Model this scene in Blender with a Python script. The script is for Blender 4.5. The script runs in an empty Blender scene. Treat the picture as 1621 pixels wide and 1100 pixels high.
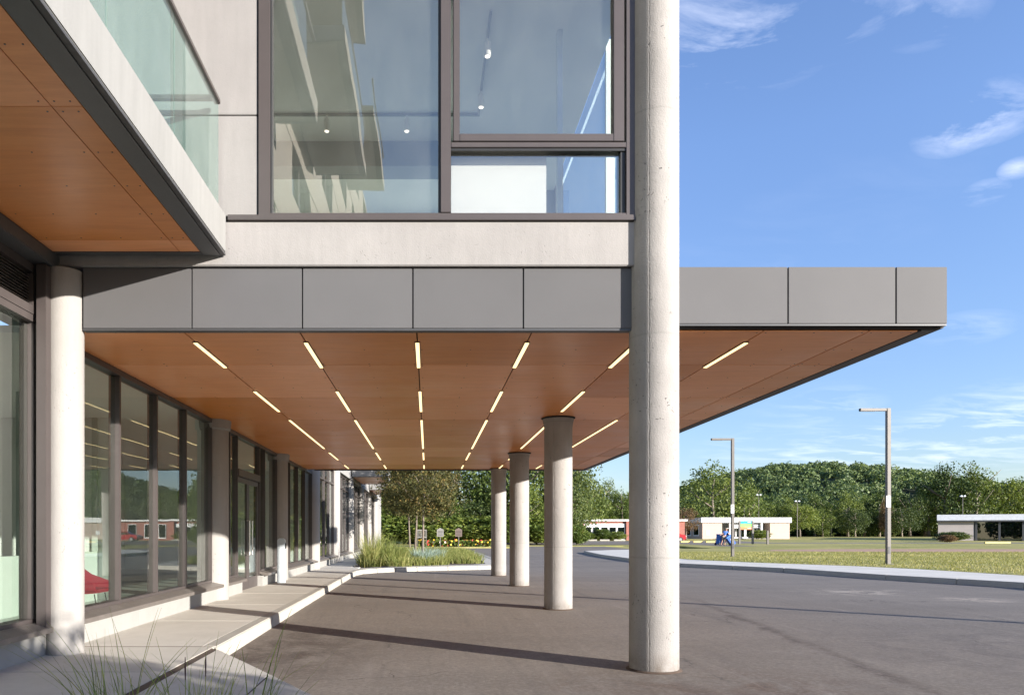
import bpy, bmesh, math, random
import numpy as np
from mathutils import Vector, Matrix, Euler
random.seed(7); rng = np.random.default_rng(11)
R = math.radians
S = bpy.context.scene
COL = S.collection

# ------------------------------------------------------------------ camera
F, VX, VY, EYE = 1130.0, 677.0, 844.0, 1.45      # focal length and vanishing point in photo pixels
cd = bpy.data.cameras.new("camera"); cam = bpy.data.objects.new("camera", cd); COL.objects.link(cam)
cd.sensor_width = 36; cd.lens = F / 1621 * 36
cd.shift_x = (810.5 - VX) / 1621; cd.shift_y = (VY - 550) / 1621
cd.clip_start = .1; cd.clip_end = 6000
cam.location = (0, 0, EYE); cam.rotation_euler = (R(90), 0, 0)
S.camera = cam

# ------------------------------------------------------------------ sun, sky, exposure
SUN_EL, SUN_AZ = 12.4, 126.1                       # azimuth clockwise from +Y
S.view_settings.view_transform = 'Standard'; S.view_settings.look = 'None'
S.view_settings.gamma = 1; S.view_settings.use_curve_mapping = False
S.view_settings.exposure = 1.45
S.cycles.use_denoising = True
S.cycles.max_bounces = 8; S.cycles.transparent_max_bounces = 24
S.cycles.sample_clamp_indirect = 6
sd = bpy.data.lights.new("sun", 'SUN'); sun = bpy.data.objects.new("sun", sd); COL.objects.link(sun)
sd.energy = 5.0; sd.angle = R(.53); sd.color = (1.0, .94, .86)
sdir = Vector((math.sin(R(SUN_AZ)) * math.cos(R(SUN_EL)), math.cos(R(SUN_AZ)) * math.cos(R(SUN_EL)), math.sin(R(SUN_EL))))
sun.rotation_euler = sdir.to_track_quat('Z', 'Y').to_euler(); sun.location = (30, -20, 30)

W = bpy.data.worlds.new("World"); S.world = W; W.use_nodes = True
def build_world():
    nt = W.node_tree; N = nt.nodes; L = nt.links; N.clear()
    out = N.new('ShaderNodeOutputWorld'); bg = N.new('ShaderNodeBackground'); L.new(bg.outputs[0], out.inputs[0])
    sky = N.new('ShaderNodeTexSky'); sky.sky_type = 'NISHITA'; sky.sun_disc = False
    sky.sun_elevation = R(SUN_EL); sky.sun_rotation = R(SUN_AZ)
    sky.altitude = 100; sky.air_density = 1.0; sky.dust_density = .4; sky.ozone_density = 2.2
    bg.inputs[1].default_value = .15
    tc = N.new('ShaderNodeTexCoord')
    sep = N.new('ShaderNodeSeparateXYZ'); L.new(tc.outputs['Generated'], sep.inputs[0])
    def m(op, a, b=None, c=None, clamp=False):
        n = N.new('ShaderNodeMath'); n.operation = op; n.use_clamp = clamp
        for i, v in enumerate((a, b, c)):
            if v is None: continue
            if isinstance(v, (int, float)): n.inputs[i].default_value = v
            else: L.new(v, n.inputs[i])
        return n.outputs[0]
    zc = m('MAXIMUM', sep.outputs[2], .03)
    px = m('DIVIDE', sep.outputs[0], m('ADD', zc, .10)); py = m('DIVIDE', sep.outputs[1], m('ADD', zc, .10))
    cb = N.new('ShaderNodeCombineXYZ'); L.new(px, cb.inputs[0]); L.new(py, cb.inputs[1])
    def noise(scale, det, rough, loc, sc=(1, 1, 1), dist=.6):
        mp = N.new('ShaderNodeMapping'); mp.inputs['Location'].default_value = loc; mp.inputs['Scale'].default_value = sc
        mp.inputs['Rotation'].default_value = (0, 0, R(25))
        L.new(cb.outputs[0], mp.inputs[0]); n = N.new('ShaderNodeTexNoise'); n.inputs['Scale'].default_value = scale
        n.inputs['Detail'].default_value = det; n.inputs['Roughness'].default_value = rough; n.inputs['Distortion'].default_value = dist
        L.new(mp.outputs[0], n.inputs['Vector']); return n.outputs[0]
    wisp = noise(2.6, 9, .62, (3.1, 1.7, 0), (1, 1.9, 1), .5)
    big = noise(.85, 4, .5, (7.3, 2.2, 0), (1, 1.6, 1), .2)
    w = m('MULTIPLY', m('SUBTRACT', wisp, .47), 4.2, clamp=True)
    b = m('MULTIPLY', m('SUBTRACT', big, .50), 6.0, clamp=True)
    # named cloud banks, by direction
    nd = N.new('ShaderNodeVectorMath'); nd.operation = 'NORMALIZE'; L.new(tc.outputs['Generated'], nd.inputs[0])
    tot = m('MULTIPLY', b, .08)
    for (x, y, r, k) in ((1100, 45, .10, .95), (1215, 60, .085, .6), (1570, 178, .050, .8), (1515, 205, .042, .8), (1560, 305, .022, .5), (1612, 266, .018, .6), (1330, 10, .08, .5),
                         (1480, 20, .05, .5), (1560, 690, .13, .42), (1400, 725, .12, .38), (1250, 720, .12, .3), (1620, 650, .1, .4), (1530, 520, .05, .3), (1320, 640, .06, .3)):
        v = Vector(((x - VX) / F, 1, (VY - y) / F)).normalized()
        vn = N.new('ShaderNodeVectorMath'); vn.operation = 'SUBTRACT'; L.new(nd.outputs[0], vn.inputs[0]); vn.inputs[1].default_value = v
        v2 = N.new('ShaderNodeVectorMath'); v2.operation = 'MULTIPLY'; L.new(vn.outputs[0], v2.inputs[0]); v2.inputs[1].default_value = (1, 1, 1.7 if y < 500 else 2.6)
        vl = N.new('ShaderNodeVectorMath'); vl.operation = 'LENGTH'; L.new(v2.outputs[0], vl.inputs[0])
        g = m('SUBTRACT', 1, m('DIVIDE', vl.outputs['Value'], r), clamp=True)
        tot = m('ADD', tot, m('MULTIPLY', m('POWER', g, .7), k))
    fac = m('MULTIPLY', w, m('MINIMUM', tot, 1.0), clamp=True)
    fac = m('MULTIPLY', fac, .75)
    # cool azure grade of the clear sky, then clouds
    gr = N.new('ShaderNodeMix'); gr.data_type = 'RGBA'; gr.blend_type = 'MULTIPLY'; gr.inputs[0].default_value = 1
    L.new(sky.outputs[0], gr.inputs[6]); gr.inputs[7].default_value = (.70, .71, .86, 1)
    hz_ = m('ADD', .67, m('MULTIPLY', m('MINIMUM', zc, .45), .75))          # air near the horizon a little dimmer
    gz = N.new('ShaderNodeVectorMath'); gz.operation = 'SCALE'; gz.inputs[0].default_value = (.70, .71, .86); L.new(hz_, gz.inputs['Scale']); L.new(gz.outputs[0], gr.inputs[7])
    hs = N.new('ShaderNodeHueSaturation'); hs.inputs['Saturation'].default_value = 1.0; L.new(gr.outputs[2], hs.inputs['Color'])
    mx = N.new('ShaderNodeMix'); mx.data_type = 'RGBA'; L.new(fac, mx.inputs[0]); L.new(hs.outputs[0], mx.inputs[6])
    mx.inputs[7].default_value = (3.9, 4.0, 4.5, 1)
    L.new(mx.outputs[2], bg.inputs[0])
build_world()

# ------------------------------------------------------------------ node helper and materials
MATS = {}
class NB:
    def __init__(s, name):
        s.m = bpy.data.materials.new(name); s.m.use_nodes = True; nt = s.m.node_tree; s.N = nt.nodes; s.L = nt.links; s.N.clear()
        s.out = s.N.new('ShaderNodeOutputMaterial'); MATS[name] = s.m
    def n(s, t, **kw):
        o = s.N.new(t)
        for k, v in kw.items(): setattr(o, k, v)
        return o
    def put(s, sock, v):
        if isinstance(v, bpy.types.NodeSocket): s.L.new(v, sock)
        elif isinstance(v, (tuple, list)) and len(v) == 3 and sock.type == 'RGBA': sock.default_value = (*v, 1)
        else: sock.default_value = v
    def math(s, op, a, b=None, c=None, clamp=False):
        o = s.n('ShaderNodeMath', operation=op, use_clamp=clamp)
        for i, v in enumerate((a, b, c)):
            if v is not None: s.put(o.inputs[i], v)
        return o.outputs[0]
    def coord(s, kind='Object', scale=(1, 1, 1), loc=(0, 0, 0), rand=False):
        tc = s.n('ShaderNodeTexCoord'); v = tc.outputs[kind]
        if rand:
            oi = s.n('ShaderNodeObjectInfo'); a = s.n('ShaderNodeVectorMath', operation='ADD'); s.L.new(v, a.inputs[0])
            q = s.math('MULTIPLY', oi.outputs['Random'], 91.7); s.L.new(q, a.inputs[1]); v = a.outputs[0]
        mp = s.n('ShaderNodeMapping'); s.L.new(v, mp.inputs[0]); mp.inputs['Scale'].default_value = scale; mp.inputs['Location'].default_value = loc
        return mp.outputs[0]
    def noise(s, vec, scale, det=4, rough=.55, dist=0):
        o = s.n('ShaderNodeTexNoise'); s.L.new(vec, o.inputs['Vector']); s.put(o.inputs['Scale'], scale); s.put(o.inputs['Detail'], det)
        s.put(o.inputs['Roughness'], rough); s.put(o.inputs['Distortion'], dist); return o.outputs[0]
    def voro(s, vec, scale, feat='F1'):
        o = s.n('ShaderNodeTexVoronoi', feature=feat); s.L.new(vec, o.inputs['Vector']); s.put(o.inputs['Scale'], scale); return o.outputs['Distance']
    def ramp(s, f, stops):
        o = s.n('ShaderNodeValToRGB'); s.L.new(f, o.inputs[0]); e = o.color_ramp.elements
        while len(e) < len(stops): e.new(.5)
        for i, (p, c) in enumerate(stops): e[i].position = p; e[i].color = (*c, 1) if len(c) == 3 else c
        return o.outputs[0]
    def rng(s, f, a, b, c=0, d=1):
        o = s.n('ShaderNodeMapRange'); s.put(o.inputs[0], f)
        for i, v in enumerate((a, b, c, d)): s.put(o.inputs[i + 1], v)
        return o.outputs[0]
    def mix(s, f, a, b, mode='MIX'):
        o = s.n('ShaderNodeMix', data_type='RGBA', blend_type=mode); s.put(o.inputs[0], f); s.put(o.inputs[6], a); s.put(o.inputs[7], b); return o.outputs[2]
    def bump(s, h, strength=.3, dist=.01):
        o = s.n('ShaderNodeBump'); s.L.new(h, o.inputs['Height']); o.inputs['Strength'].default_value = strength; o.inputs['Distance'].default_value = dist; return o.outputs[0]
    def pbr(s, col, rough=.6, metal=0, normal=None, spec=None, emis=None, es=0, coat=None):
        p = s.n('ShaderNodeBsdfPrincipled'); s.put(p.inputs['Base Color'], col); s.put(p.inputs['Roughness'], rough); s.put(p.inputs['Metallic'], metal)
        if normal is not None: s.L.new(normal, p.inputs['Normal'])
        if spec is not None: s.put(p.inputs['Specular IOR Level'], spec)
        if coat is not None: s.put(p.inputs['Coat Weight'], coat)
        if emis is not None: s.put(p.inputs['Emission Color'], emis); s.put(p.inputs['Emission Strength'], es)
        return p.outputs[0]
    def done(s, sh): s.L.new(sh, s.out.inputs[0]); return s.m

def sc(c, k): return tuple(min(1, v * k) for v in c)
def simple(name, col, rough=.6, metal=0, var=.12, nscale=3, bump=.12, bscale=120, spec=None, coord='Object', stretch=(1, 1, 1), coat=None, rand=False):
    b = NB(name); v = b.coord(coord, stretch, rand=rand); n = b.noise(v, nscale, 5); n2 = b.noise(v, bscale, 2)
    c = b.ramp(n, [(.25, sc(col, 1 - var)), (.75, sc(col, 1 + var))])
    if name == 'grey_fascia_metal':
        oi = b.n('ShaderNodeObjectInfo'); hv = b.n('ShaderNodeHueSaturation'); b.L.new(c, hv.inputs['Color']); b.L.new(b.rng(oi.outputs['Random'], 0, 1, .94, 1.07), hv.inputs['Value']); c = hv.outputs[0]
    r = b.rng(n2, .3, .7, max(.02, rough - .06), min(1, rough + .06))
    return b.done(b.pbr(c, r, metal, b.bump(n2, bump, .004), spec, coat=coat))
def concrete(name, col, pits=1.0, streak=.10, rough=.8, patch=.08, bump=.5, spec=.3, seam=False):
    b = NB(name); v = b.coord('Object', rand=True); vs = b.coord('Object', (2.2, 2.2, .25), rand=True)
    big = b.noise(v, 1.3, 5, .6); st = b.noise(vs, 5, 5, .6); fine = b.noise(v, 70, 4, .6); med = b.noise(v, 9, 5, .65, .6)
    c = b.ramp(big, [(.3, sc(col, 1 - patch)), (.72, sc(col, 1 + patch))])
    c = b.mix(b.rng(st, .35, .7, 0, streak * 2.0), c, sc(col, .62), 'MIX')
    c = b.mix(b.rng(med, .55, .8, 0, .22), c, sc(col, .78))
    wp = b.n('ShaderNodeVectorMath', operation='ADD'); b.L.new(v, wp.inputs[0]); wn = b.n('ShaderNodeTexNoise'); wn.inputs['Scale'].default_value = 4; b.L.new(v, wn.inputs['Vector']); b.L.new(wn.outputs['Color'], wp.inputs[1])
    pit = b.voro(wp.outputs[0], 10); pm = b.rng(pit, .08, .17, 1, 0); pm = b.math('MULTIPLY', pm, b.rng(b.noise(v, 2.3, 3), .47, .60, 0, 1))
    pm = b.math('MULTIPLY', pm, pits, clamp=True)
    c = b.mix(b.math('MULTIPLY', pm, .75), c, sc(col, .32))
    c = b.mix(b.rng(fine, .3, .7, 0, .10), c, sc(col, .7))
    h = b.math('ADD', b.math('MULTIPLY', fine, .5), b.math('MULTIPLY', med, .45)); h = b.math('SUBTRACT', h, b.math('MULTIPLY', pm, .9))
    if seam:
        oc = b.n('ShaderNodeTexCoord'); sp = b.n('ShaderNodeSeparateXYZ'); b.L.new(oc.outputs['Object'], sp.inputs[0]); ox, oy, oz = sp.outputs
        wb = b.math('MULTIPLY', b.math('SUBTRACT', b.noise(v, 6, 5, .7), .5), .040)
        sm_ = b.rng(b.math('ABSOLUTE', b.math('ADD', b.math('ADD', b.math('MULTIPLY', ox, .88), b.math('MULTIPLY', oy, -.47)), wb)), .002, .008, 1, 0)
        sm_ = b.math('MULTIPLY', sm_, b.rng(b.noise(v, 5, 4, .7), .42, .55, .15, .8)); c = b.mix(b.math('MULTIPLY', sm_, .42), c, sc(col, .4)); h = b.math('SUBTRACT', h, b.math('MULTIPLY', sm_, .7))
        lift = b.rng(b.math('ABSOLUTE', b.math('SUBTRACT', b.math('FRACT', b.math('ADD', b.math('MULTIPLY', oz, .42), b.math('MULTIPLY', wb, .35))), .5)), .0, .006, 1, 0); c = b.mix(b.math('MULTIPLY', lift, .28), c, sc(col, .45))
        gr_ = b.math('MULTIPLY', b.rng(oz, .02, .22, 1, 0), b.rng(b.noise(v, 7, 5, .7), .35, .65, .1, .75)); c = b.mix(gr_, c, (.13, .105, .085))
    return b.done(b.pbr(c, rough, 0, b.bump(h, bump, .012), spec))
def glassmat(name, tint, ior=1.6, base=0.0, frost=0.0, coat=(.93, .97, .95)):
    b = NB(name); tr = b.n('ShaderNodeBsdfTransparent'); tr.inputs[0].default_value = (*tint, 1)
    gl = b.n('ShaderNodeBsdfGlossy'); gl.inputs['Roughness'].default_value = .0; gl.inputs[0].default_value = (*coat, 1)
    v = b.coord('Object', (1, .6, .6)); wob = b.noise(v, .9, 2); b.L.new(b.bump(wob, .08, .03), gl.inputs['Normal'])
    fr = b.n('ShaderNodeFresnel'); fr.inputs[0].default_value = ior
    g = b.n('ShaderNodeNewGeometry'); f = b.math('ADD', b.math('MULTIPLY', fr.outputs[0], 1 - base), base)
    f = b.math('MULTIPLY', f, b.math('SUBTRACT', 1, g.outputs['Backfacing']))
    mx = b.n('ShaderNodeMixShader'); b.L.new(f, mx.inputs[0]); b.L.new(tr.outputs[0], mx.inputs[1]); b.L.new(gl.outputs[0], mx.inputs[2])
    # a little dust on the pane
    d = b.n('ShaderNodeBsdfDiffuse'); d.inputs[0].default_value = (.75, .78, .75, 1)
    v2 = b.coord('Object', (1, 1, .5)); dn = b.rng(b.noise(v2, 3, 6, .65), .4, .8, frost * .6, frost + .007)
    m2 = b.n('ShaderNodeMixShader'); b.L.new(dn, m2.inputs[0]); b.L.new(mx.outputs[0], m2.inputs[1]); b.L.new(d.outputs[0], m2.inputs[2])
    return b.done(m2.outputs[0])
def leafmat(name, dark, mid, light, transl=.35, nscale=.6):
    b = NB(name); v = b.coord('Object', rand=True); g = b.n('ShaderNodeNewGeometry')
    n = b.noise(v, nscale, 4, .6); rp = g.outputs['Random Per Island']
    f = b.math('ADD', b.math('MULTIPLY', n, .6), b.math('MULTIPLY', rp, .4))
    oi = b.n('ShaderNodeObjectInfo'); f = b.math('ADD', f, b.math('MULTIPLY', b.math('SUBTRACT', oi.outputs['Random'], .5), .22))
    c = b.ramp(f, [(.25, dark), (.5, mid), (.78, light)])
    d = b.n('ShaderNodeBsdfPrincipled'); b.L.new(c, d.inputs['Base Color']); d.inputs['Roughness'].default_value = .55; d.inputs['Specular IOR Level'].default_value = .25
    t = b.n('ShaderNodeBsdfTranslucent'); b.L.new(b.mix(1.0, c, (1.0, 1.0, .55), 'MULTIPLY'), t.inputs[0])
    mx = b.n('ShaderNodeMixShader'); mx.inputs[0].default_value = transl; b.L.new(d.outputs[0], mx.inputs[1]); b.L.new(t.outputs[0], mx.inputs[2])
    return b.done(mx.outputs[0])
def emit(name, col, s):
    b = NB(name); e = b.n('ShaderNodeEmission'); e.inputs[0].default_value = (*col, 1); e.inputs[1].default_value = s; return b.done(e.outputs[0])

M_COL = concrete('column_concrete', (.295, .278, .262), 1.3, .14, patch=.16, bump=.8, seam=True)
M_PIL = concrete('pilaster_concrete', (.28, .266, .250), .8, .10, patch=.08, bump=.5)
M_BEAM = concrete('beam_concrete', (.268, .254, .244), .6, .12, patch=.08, bump=.35)
M_WALLC = concrete('panel_concrete', (.238, .225, .217), .25, .10, patch=.06, bump=.2)
M_WALLB = concrete('painted_wall', (.27, .262, .25), .0, .05, patch=.04, bump=.15)
M_SLABW = concrete('white_slab_concrete', (.222, .220, .212), .15, .14, patch=.04, bump=.25)
M_PLINTH = simple('white_plinth', (.27, .264, .25), .6, var=.06, nscale=4)
M_FASC = simple('grey_fascia_metal', (.098, .096, .098), .6, 0, spec=.2, var=.05, nscale=1.2, bump=.03)
M_TRIM = simple('dark_trim_metal', (.065, .065, .068), .45, .3, var=.08)
M_BORD = simple('balcony_border_metal', (.095, .098, .100), .45, .2, var=.06, nscale=.8)
M_FRAME = simple('bronze_frame_metal', (.080, .067, .064), .42, .3, var=.06, bump=.03)
M_SILL = simple('sill_flashing_metal', (.17, .15, .135), .4, .4, var=.12, nscale=6)
M_BLACK = simple('black_gap', (.012, .012, .012), .9)
M_GASKET = simple('black_gasket', (.015, .015, .016), .5)
M_GLASSF = glassmat('shopfront_glass', (.90, .93, .905), 1.9, .04)
M_GLASSU = glassmat('upper_window_glass', (.88, .885, .865), 1.6, .20, .025, (1.0, .94, .84))
M_GLASSB = glassmat('balustrade_glass', (.66, .80, .775), 1.5, .05, .06)
M_GLASSD = glassmat('far_window_glass', (.25, .30, .30), 1.9, .10)
M_LAMPB = simple('lamp_body_metal', (.125, .112, .10), .5, .1)
M_LIGHT = emit('lamp_diffuser', (1.0, .72, .36), .85)
M_INTW = simple('interior_white', (.70, .73, .70), .7, var=.03)
M_INTG = simple('interior_mint', (.38, .44, .40), .6, var=.04)
M_INTF = simple('interior_floor', (.30, .33, .30), .35, var=.08)
M_CEIL = simple('interior_ceiling', (.80, .80, .78), .8, var=.02)
M_INTD = simple('interior_grey', (.20, .22, .21), .7, var=.04)
M_RED = simple('red_upholstery', (.24, .012, .025), .6, var=.1)
M_REDP = simple('red_car_paint', (.42, .02, .03), .25, .1, var=.02, coat=.6)
M_TYRE = simple('black_rubber', (.02, .02, .02), .8)
M_STEEL = simple('pale_painted_steel', (.52, .57, .60), .4, .2, var=.03)
M_CHROME = simple('brushed_steel', (.55, .53, .50), .3, .9)
M_WHITEP = simple('white_paint', (.74, .74, .73), .5, var=.04)
M_BLUEB = simple('blue_plastic', (.02, .10, .36), .45, var=.06)
M_BLUEL = simple('light_blue_plastic', (.06, .22, .55), .45, var=.05)
M_SKIN = simple('skin', (.50, .29, .21), .55, var=.05)
M_SHIRT = simple('blue_shirt_cloth', (.05, .14, .42), .85, var=.1)
M_SHORT = simple('khaki_shorts_cloth', (.34, .28, .22), .9, var=.1)
M_HAIR = simple('brown_hair', (.07, .045, .03), .7)
M_BARK = simple('bark', (.16, .13, .105), .9, var=.35, nscale=6, stretch=(1, 1, .3), bump=.8, bscale=25)
M_BARKL = simple('pale_bark', (.30, .25, .20), .9, var=.3, nscale=6, stretch=(1, 1, .3), bump=.8, bscale=25)
M_SOIL = simple('mulch_soil', (.075, .05, .035), .95, var=.4, nscale=3, bump=.8, bscale=30)
M_BROWN = simple('bare_soil', (.36, .21, .135), .95, var=.2, nscale=2, bump=.6, bscale=20)
M_BRICK = None
def brickmat(name, c1, c2, mortar, scale=1.0):
    b = NB(name); v = b.coord('Object'); s_ = b.n('ShaderNodeSeparateXYZ'); b.L.new(v, s_.inputs[0]); u = b.math('ADD', s_.outputs[0], s_.outputs[1])
    cb = b.n('ShaderNodeCombineXYZ'); b.L.new(u, cb.inputs[0]); b.L.new(s_.outputs[2], cb.inputs[1])
    o = b.n('ShaderNodeTexBrick'); b.L.new(cb.outputs[0], o.inputs['Vector']); b.put(o.inputs['Color1'], c1); b.put(o.inputs['Color2'], c2); b.put(o.inputs['Mortar'], mortar)
    o.inputs['Scale'].default_value = 4 * scale; o.inputs['Mortar Size'].default_value = .012; o.inputs['Row Height'].default_value = .3; o.inputs['Brick Width'].default_value = .9
    n = b.noise(v, .7, 4); c = b.mix(b.rng(n, .3, .7, 0, .25), o.outputs[0], sc(c1, .7))
    return b.done(b.pbr(c, .85))
M_BRICK = brickmat('red_brick', (.34, .115, .085), (.27, .09, .07), (.30, .25, .22))
M_TAN = brickmat('tan_block', (.50, .39, .32), (.46, .36, .30), (.42, .35, .30), .6)
M_LEAF = [leafmat('leaf_oak', (.030, .052, .012), (.085, .120, .028), (.19, .225, .055)),
          leafmat('leaf_maple', (.035, .062, .012), (.11, .155, .030), (.24, .27, .06)),
          leafmat('leaf_ash', (.026, .046, .016), (.070, .100, .030), (.16, .19, .055)),
          leafmat('leaf_hill_hazed', (.055, .090, .042), (.12, .17, .062), (.23, .27, .10), .3, .05)]  # hill leaves lighter and slightly bluer: distance haze put into their colour
M_LEAFB = leafmat('leaf_bronze', (.05, .05, .02), (.10, .105, .035), (.26, .16, .055), .3, 1.5)
M_LEAFR = leafmat('leaf_brown', (.08, .05, .03), (.16, .10, .05), (.25, .16, .08), .3, 1.5)
M_GRASSB = leafmat('grass_blade', (.08, .11, .025), (.19, .225, .06), (.40, .36, .15), .4, 2)
M_GRASSF = leafmat('grass_blade_near', (.12, .17, .05), (.30, .36, .11), (.60, .56, .24), .4, 2)
M_SAGE = leafmat('sage_leaf', (.16, .22, .19), (.27, .35, .31), (.40, .47, .42), .3, 2)
M_SEED = simple('grass_seed_head', (.10, .055, .045), .9)
M_FLOWR = simple('red_petal', (.55, .03, .04), .7); M_FLOWY = simple('yellow_petal', (.62, .42, .04), .7); M_FLOWW = simple('pale_petal', (.7, .62, .55), .7)

def woodmat(name, k=1.0):
    b = NB(name); v = b.coord('Object', (.35, 3.2, 1), rand=True); v2 = b.coord('Object', rand=True); oi = b.n('ShaderNodeObjectInfo')
    g = b.noise(v, 3.0, 7, .65, 1.2); g2 = b.noise(v, 14, 4, .6, .5); bl = b.noise(v2, .9, 4, .6)
    c = b.ramp(g, [(.20, sc((.58, .205, .056), k)), (.55, sc((.68, .26, .080), k)), (.85, sc((.76, .31, .108), k))])
    c = b.mix(b.rng(g2, .55, .8, 0, .16), c, sc((.36, .14, .055), k))
    c = b.mix(b.rng(bl, .5, .8, 0, .18), c, sc((.56, .36, .24), k))
    hv = b.n('ShaderNodeHueSaturation'); b.L.new(c, hv.inputs['Color']); b.L.new(b.rng(oi.outputs['Random'], 0, 1, .80, 1.14), hv.inputs['Value']); b.L.new(b.rng(oi.outputs['Random'], 0, 1, 1.08, .92), hv.inputs['Saturation'])
    r = b.rng(bl, .3, .7, .30, .44)
    return b.done(b.pbr(hv.outputs[0], r, 0, b.bump(g2, .06, .003), .5))
M_WOOD = woodmat('soffit_wood_laminate', 1.12); M_WOODB = woodmat('balcony_wood_laminate', 1.15)

def asphalt():
    b = NB('asphalt'); tc = b.n('ShaderNodeNewGeometry'); P = tc.outputs['Position']; s_ = b.n('ShaderNodeSeparateXYZ'); b.L.new(P, s_.inputs[0]); X, Y = s_.outputs[0], s_.outputs[1]
    mp = b.n('ShaderNodeMapping'); b.L.new(P, mp.inputs[0]); mp.inputs['Scale'].default_value = (.5, 1.6, 1)
    big = b.noise(mp.outputs[0], .35, 6, .6, .8); mid = b.noise(P, 1.8, 6, .62, .4); fine = b.noise(P, 140, 3, .7); grit = b.voro(P, 190); f2 = b.noise(P, 38, 4, .7)
    c = b.ramp(big, [(.3, (.158, .133, .108)), (.55, (.204, .173, .141)), (.8, (.25, .215, .178))])
    c = b.mix(b.rng(mid, .40, .75, 0, .40), c, (.21, .18, .158)); c = b.mix(b.rng(fine, .42, .72, 0, .45), c, (.07, .062, .058)); c = b.mix(b.rng(grit, .0, .25, .35, 0), c, (.28, .25, .23)); c = b.mix(b.rng(f2, .45, .7, 0, .3), c, (.11, .095, .087))
    # drip line under the canopy edge
    wob = b.math('MULTIPLY', b.math('SUBTRACT', b.noise(P, 1.1, 5, .6), .5), .8)
    line = b.math('ABSOLUTE', b.math('ADD', b.math('SUBTRACT', X, b.math('ADD', b.math('MULTIPLY', Y, .125), 3.88)), wob))
    lm = b.math('MULTIPLY', b.rng(line, .02, .16, 1, 0), b.rng(b.noise(P, 2.2, 5, .7), .35, .6, 0, .75)); lm = b.math('MULTIPLY', lm, b.rng(Y, 13, 17, 1, 0))
    c = b.mix(lm, c, (.055, .036, .026))
    def blob(x, y, rx, ry, col, k, th=.45):
        dx = b.math('DIVIDE', b.math('SUBTRACT', X, x), rx); dy = b.math('DIVIDE', b.math('SUBTRACT', Y, y), ry)
        d = b.math('SQRT', b.math('ADD', b.math('MULTIPLY', dx, dx), b.math('MULTIPLY', dy, dy)))
        q = b.math('MULTIPLY', b.rng(d, .3, 1, 1, 0), b.rng(b.noise(P, 1.6, 6, .7, .8), th, th + .2, 0, k)); return b.mix(q, c, col)
    c = blob(10.7, 17.7, 1.9, 1.5, (.42, .36, .29), 1.0, .46); c = blob(12.0, 15.6, 1.0, .7, (.42, .35, .28), 1.0, .44)
    c = blob(2.8, 6.6, 2.4, 1.5, (.10, .062, .042), .8, .40); c = blob(3.2, 10.6, 1.6, 1.2, (.20, .17, .15), .6); c = blob(4.8, 9.0, 1.0, .5, (.26, .23, .20), .7)
    c = blob(-1.8, 8.9, 1.3, 2.6, (.05, .034, .026), .8, .38); c = blob(1.2, 13.2, 2.6, 2, (.19, .165, .135), .6); c = blob(8, 9, 4, 3, (.075, .062, .058), .6)
    sp = b.math('MULTIPLY', b.rng(b.voro(P, 3.1), .02, .05, 1, 0), .6); c = b.mix(sp, c, (.03, .025, .022))
    g1 = b.noise(P, 22, 5, .8); g2 = b.noise(P, 7, 6, .75, .5)
    c = b.mix(b.rng(g1, .50, .68, 0, .55), c, (.085, .074, .066)); c = b.mix(b.rng(g1, .48, .30, 0, .40), c, (.34, .30, .26)); c = b.mix(b.rng(g2, .50, .70, 0, .35), c, (.10, .085, .074))
    mp2 = b.n('ShaderNodeMapping'); b.L.new(P, mp2.inputs[0]); mp2.inputs['Rotation'].default_value = (0, 0, R(12)); mp2.inputs['Scale'].default_value = (3.5, .22, 1)
    trk = b.noise(mp2.outputs[0], 1.0, 5, .65, .4); c = b.mix(b.rng(trk, .55, .72, 0, .40), c, (.095, .082, .074)); c = b.mix(b.rng(trk, .42, .28, 0, .28), c, (.30, .265, .235))
    wv = b.n('ShaderNodeVectorMath', operation='ADD'); b.L.new(P, wv.inputs[0]); wn = b.n('ShaderNodeTexNoise'); wn.inputs['Scale'].default_value = 1.4; wn.inputs['Detail'].default_value = 5; b.L.new(P, wn.inputs['Vector']); b.L.new(wn.outputs['Color'], wv.inputs[1])
    ck = b.voro(wv.outputs[0], .22, 'DISTANCE_TO_EDGE'); c = b.mix(b.math('MULTIPLY', b.rng(ck, .001, .004, 1, 0), b.rng(b.noise(P, .5, 3), .45, .6, 0, .7)), c, (.045, .038, .034))
    oil = b.math('MULTIPLY', b.rng(b.voro(wv.outputs[0], .8), .05, .14, 1, 0), b.rng(b.noise(P, .3, 3), .50, .62, 0, .6)); c = b.mix(oil, c, (.07, .058, .05))
    h = b.math('ADD', b.math('MULTIPLY', g1, .8), b.math('MULTIPLY', mid, .3))
    b.done(b.pbr(c, .85, 0, b.bump(h, .45, .01), .35)); return b.m
M_ASPH = asphalt()
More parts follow.
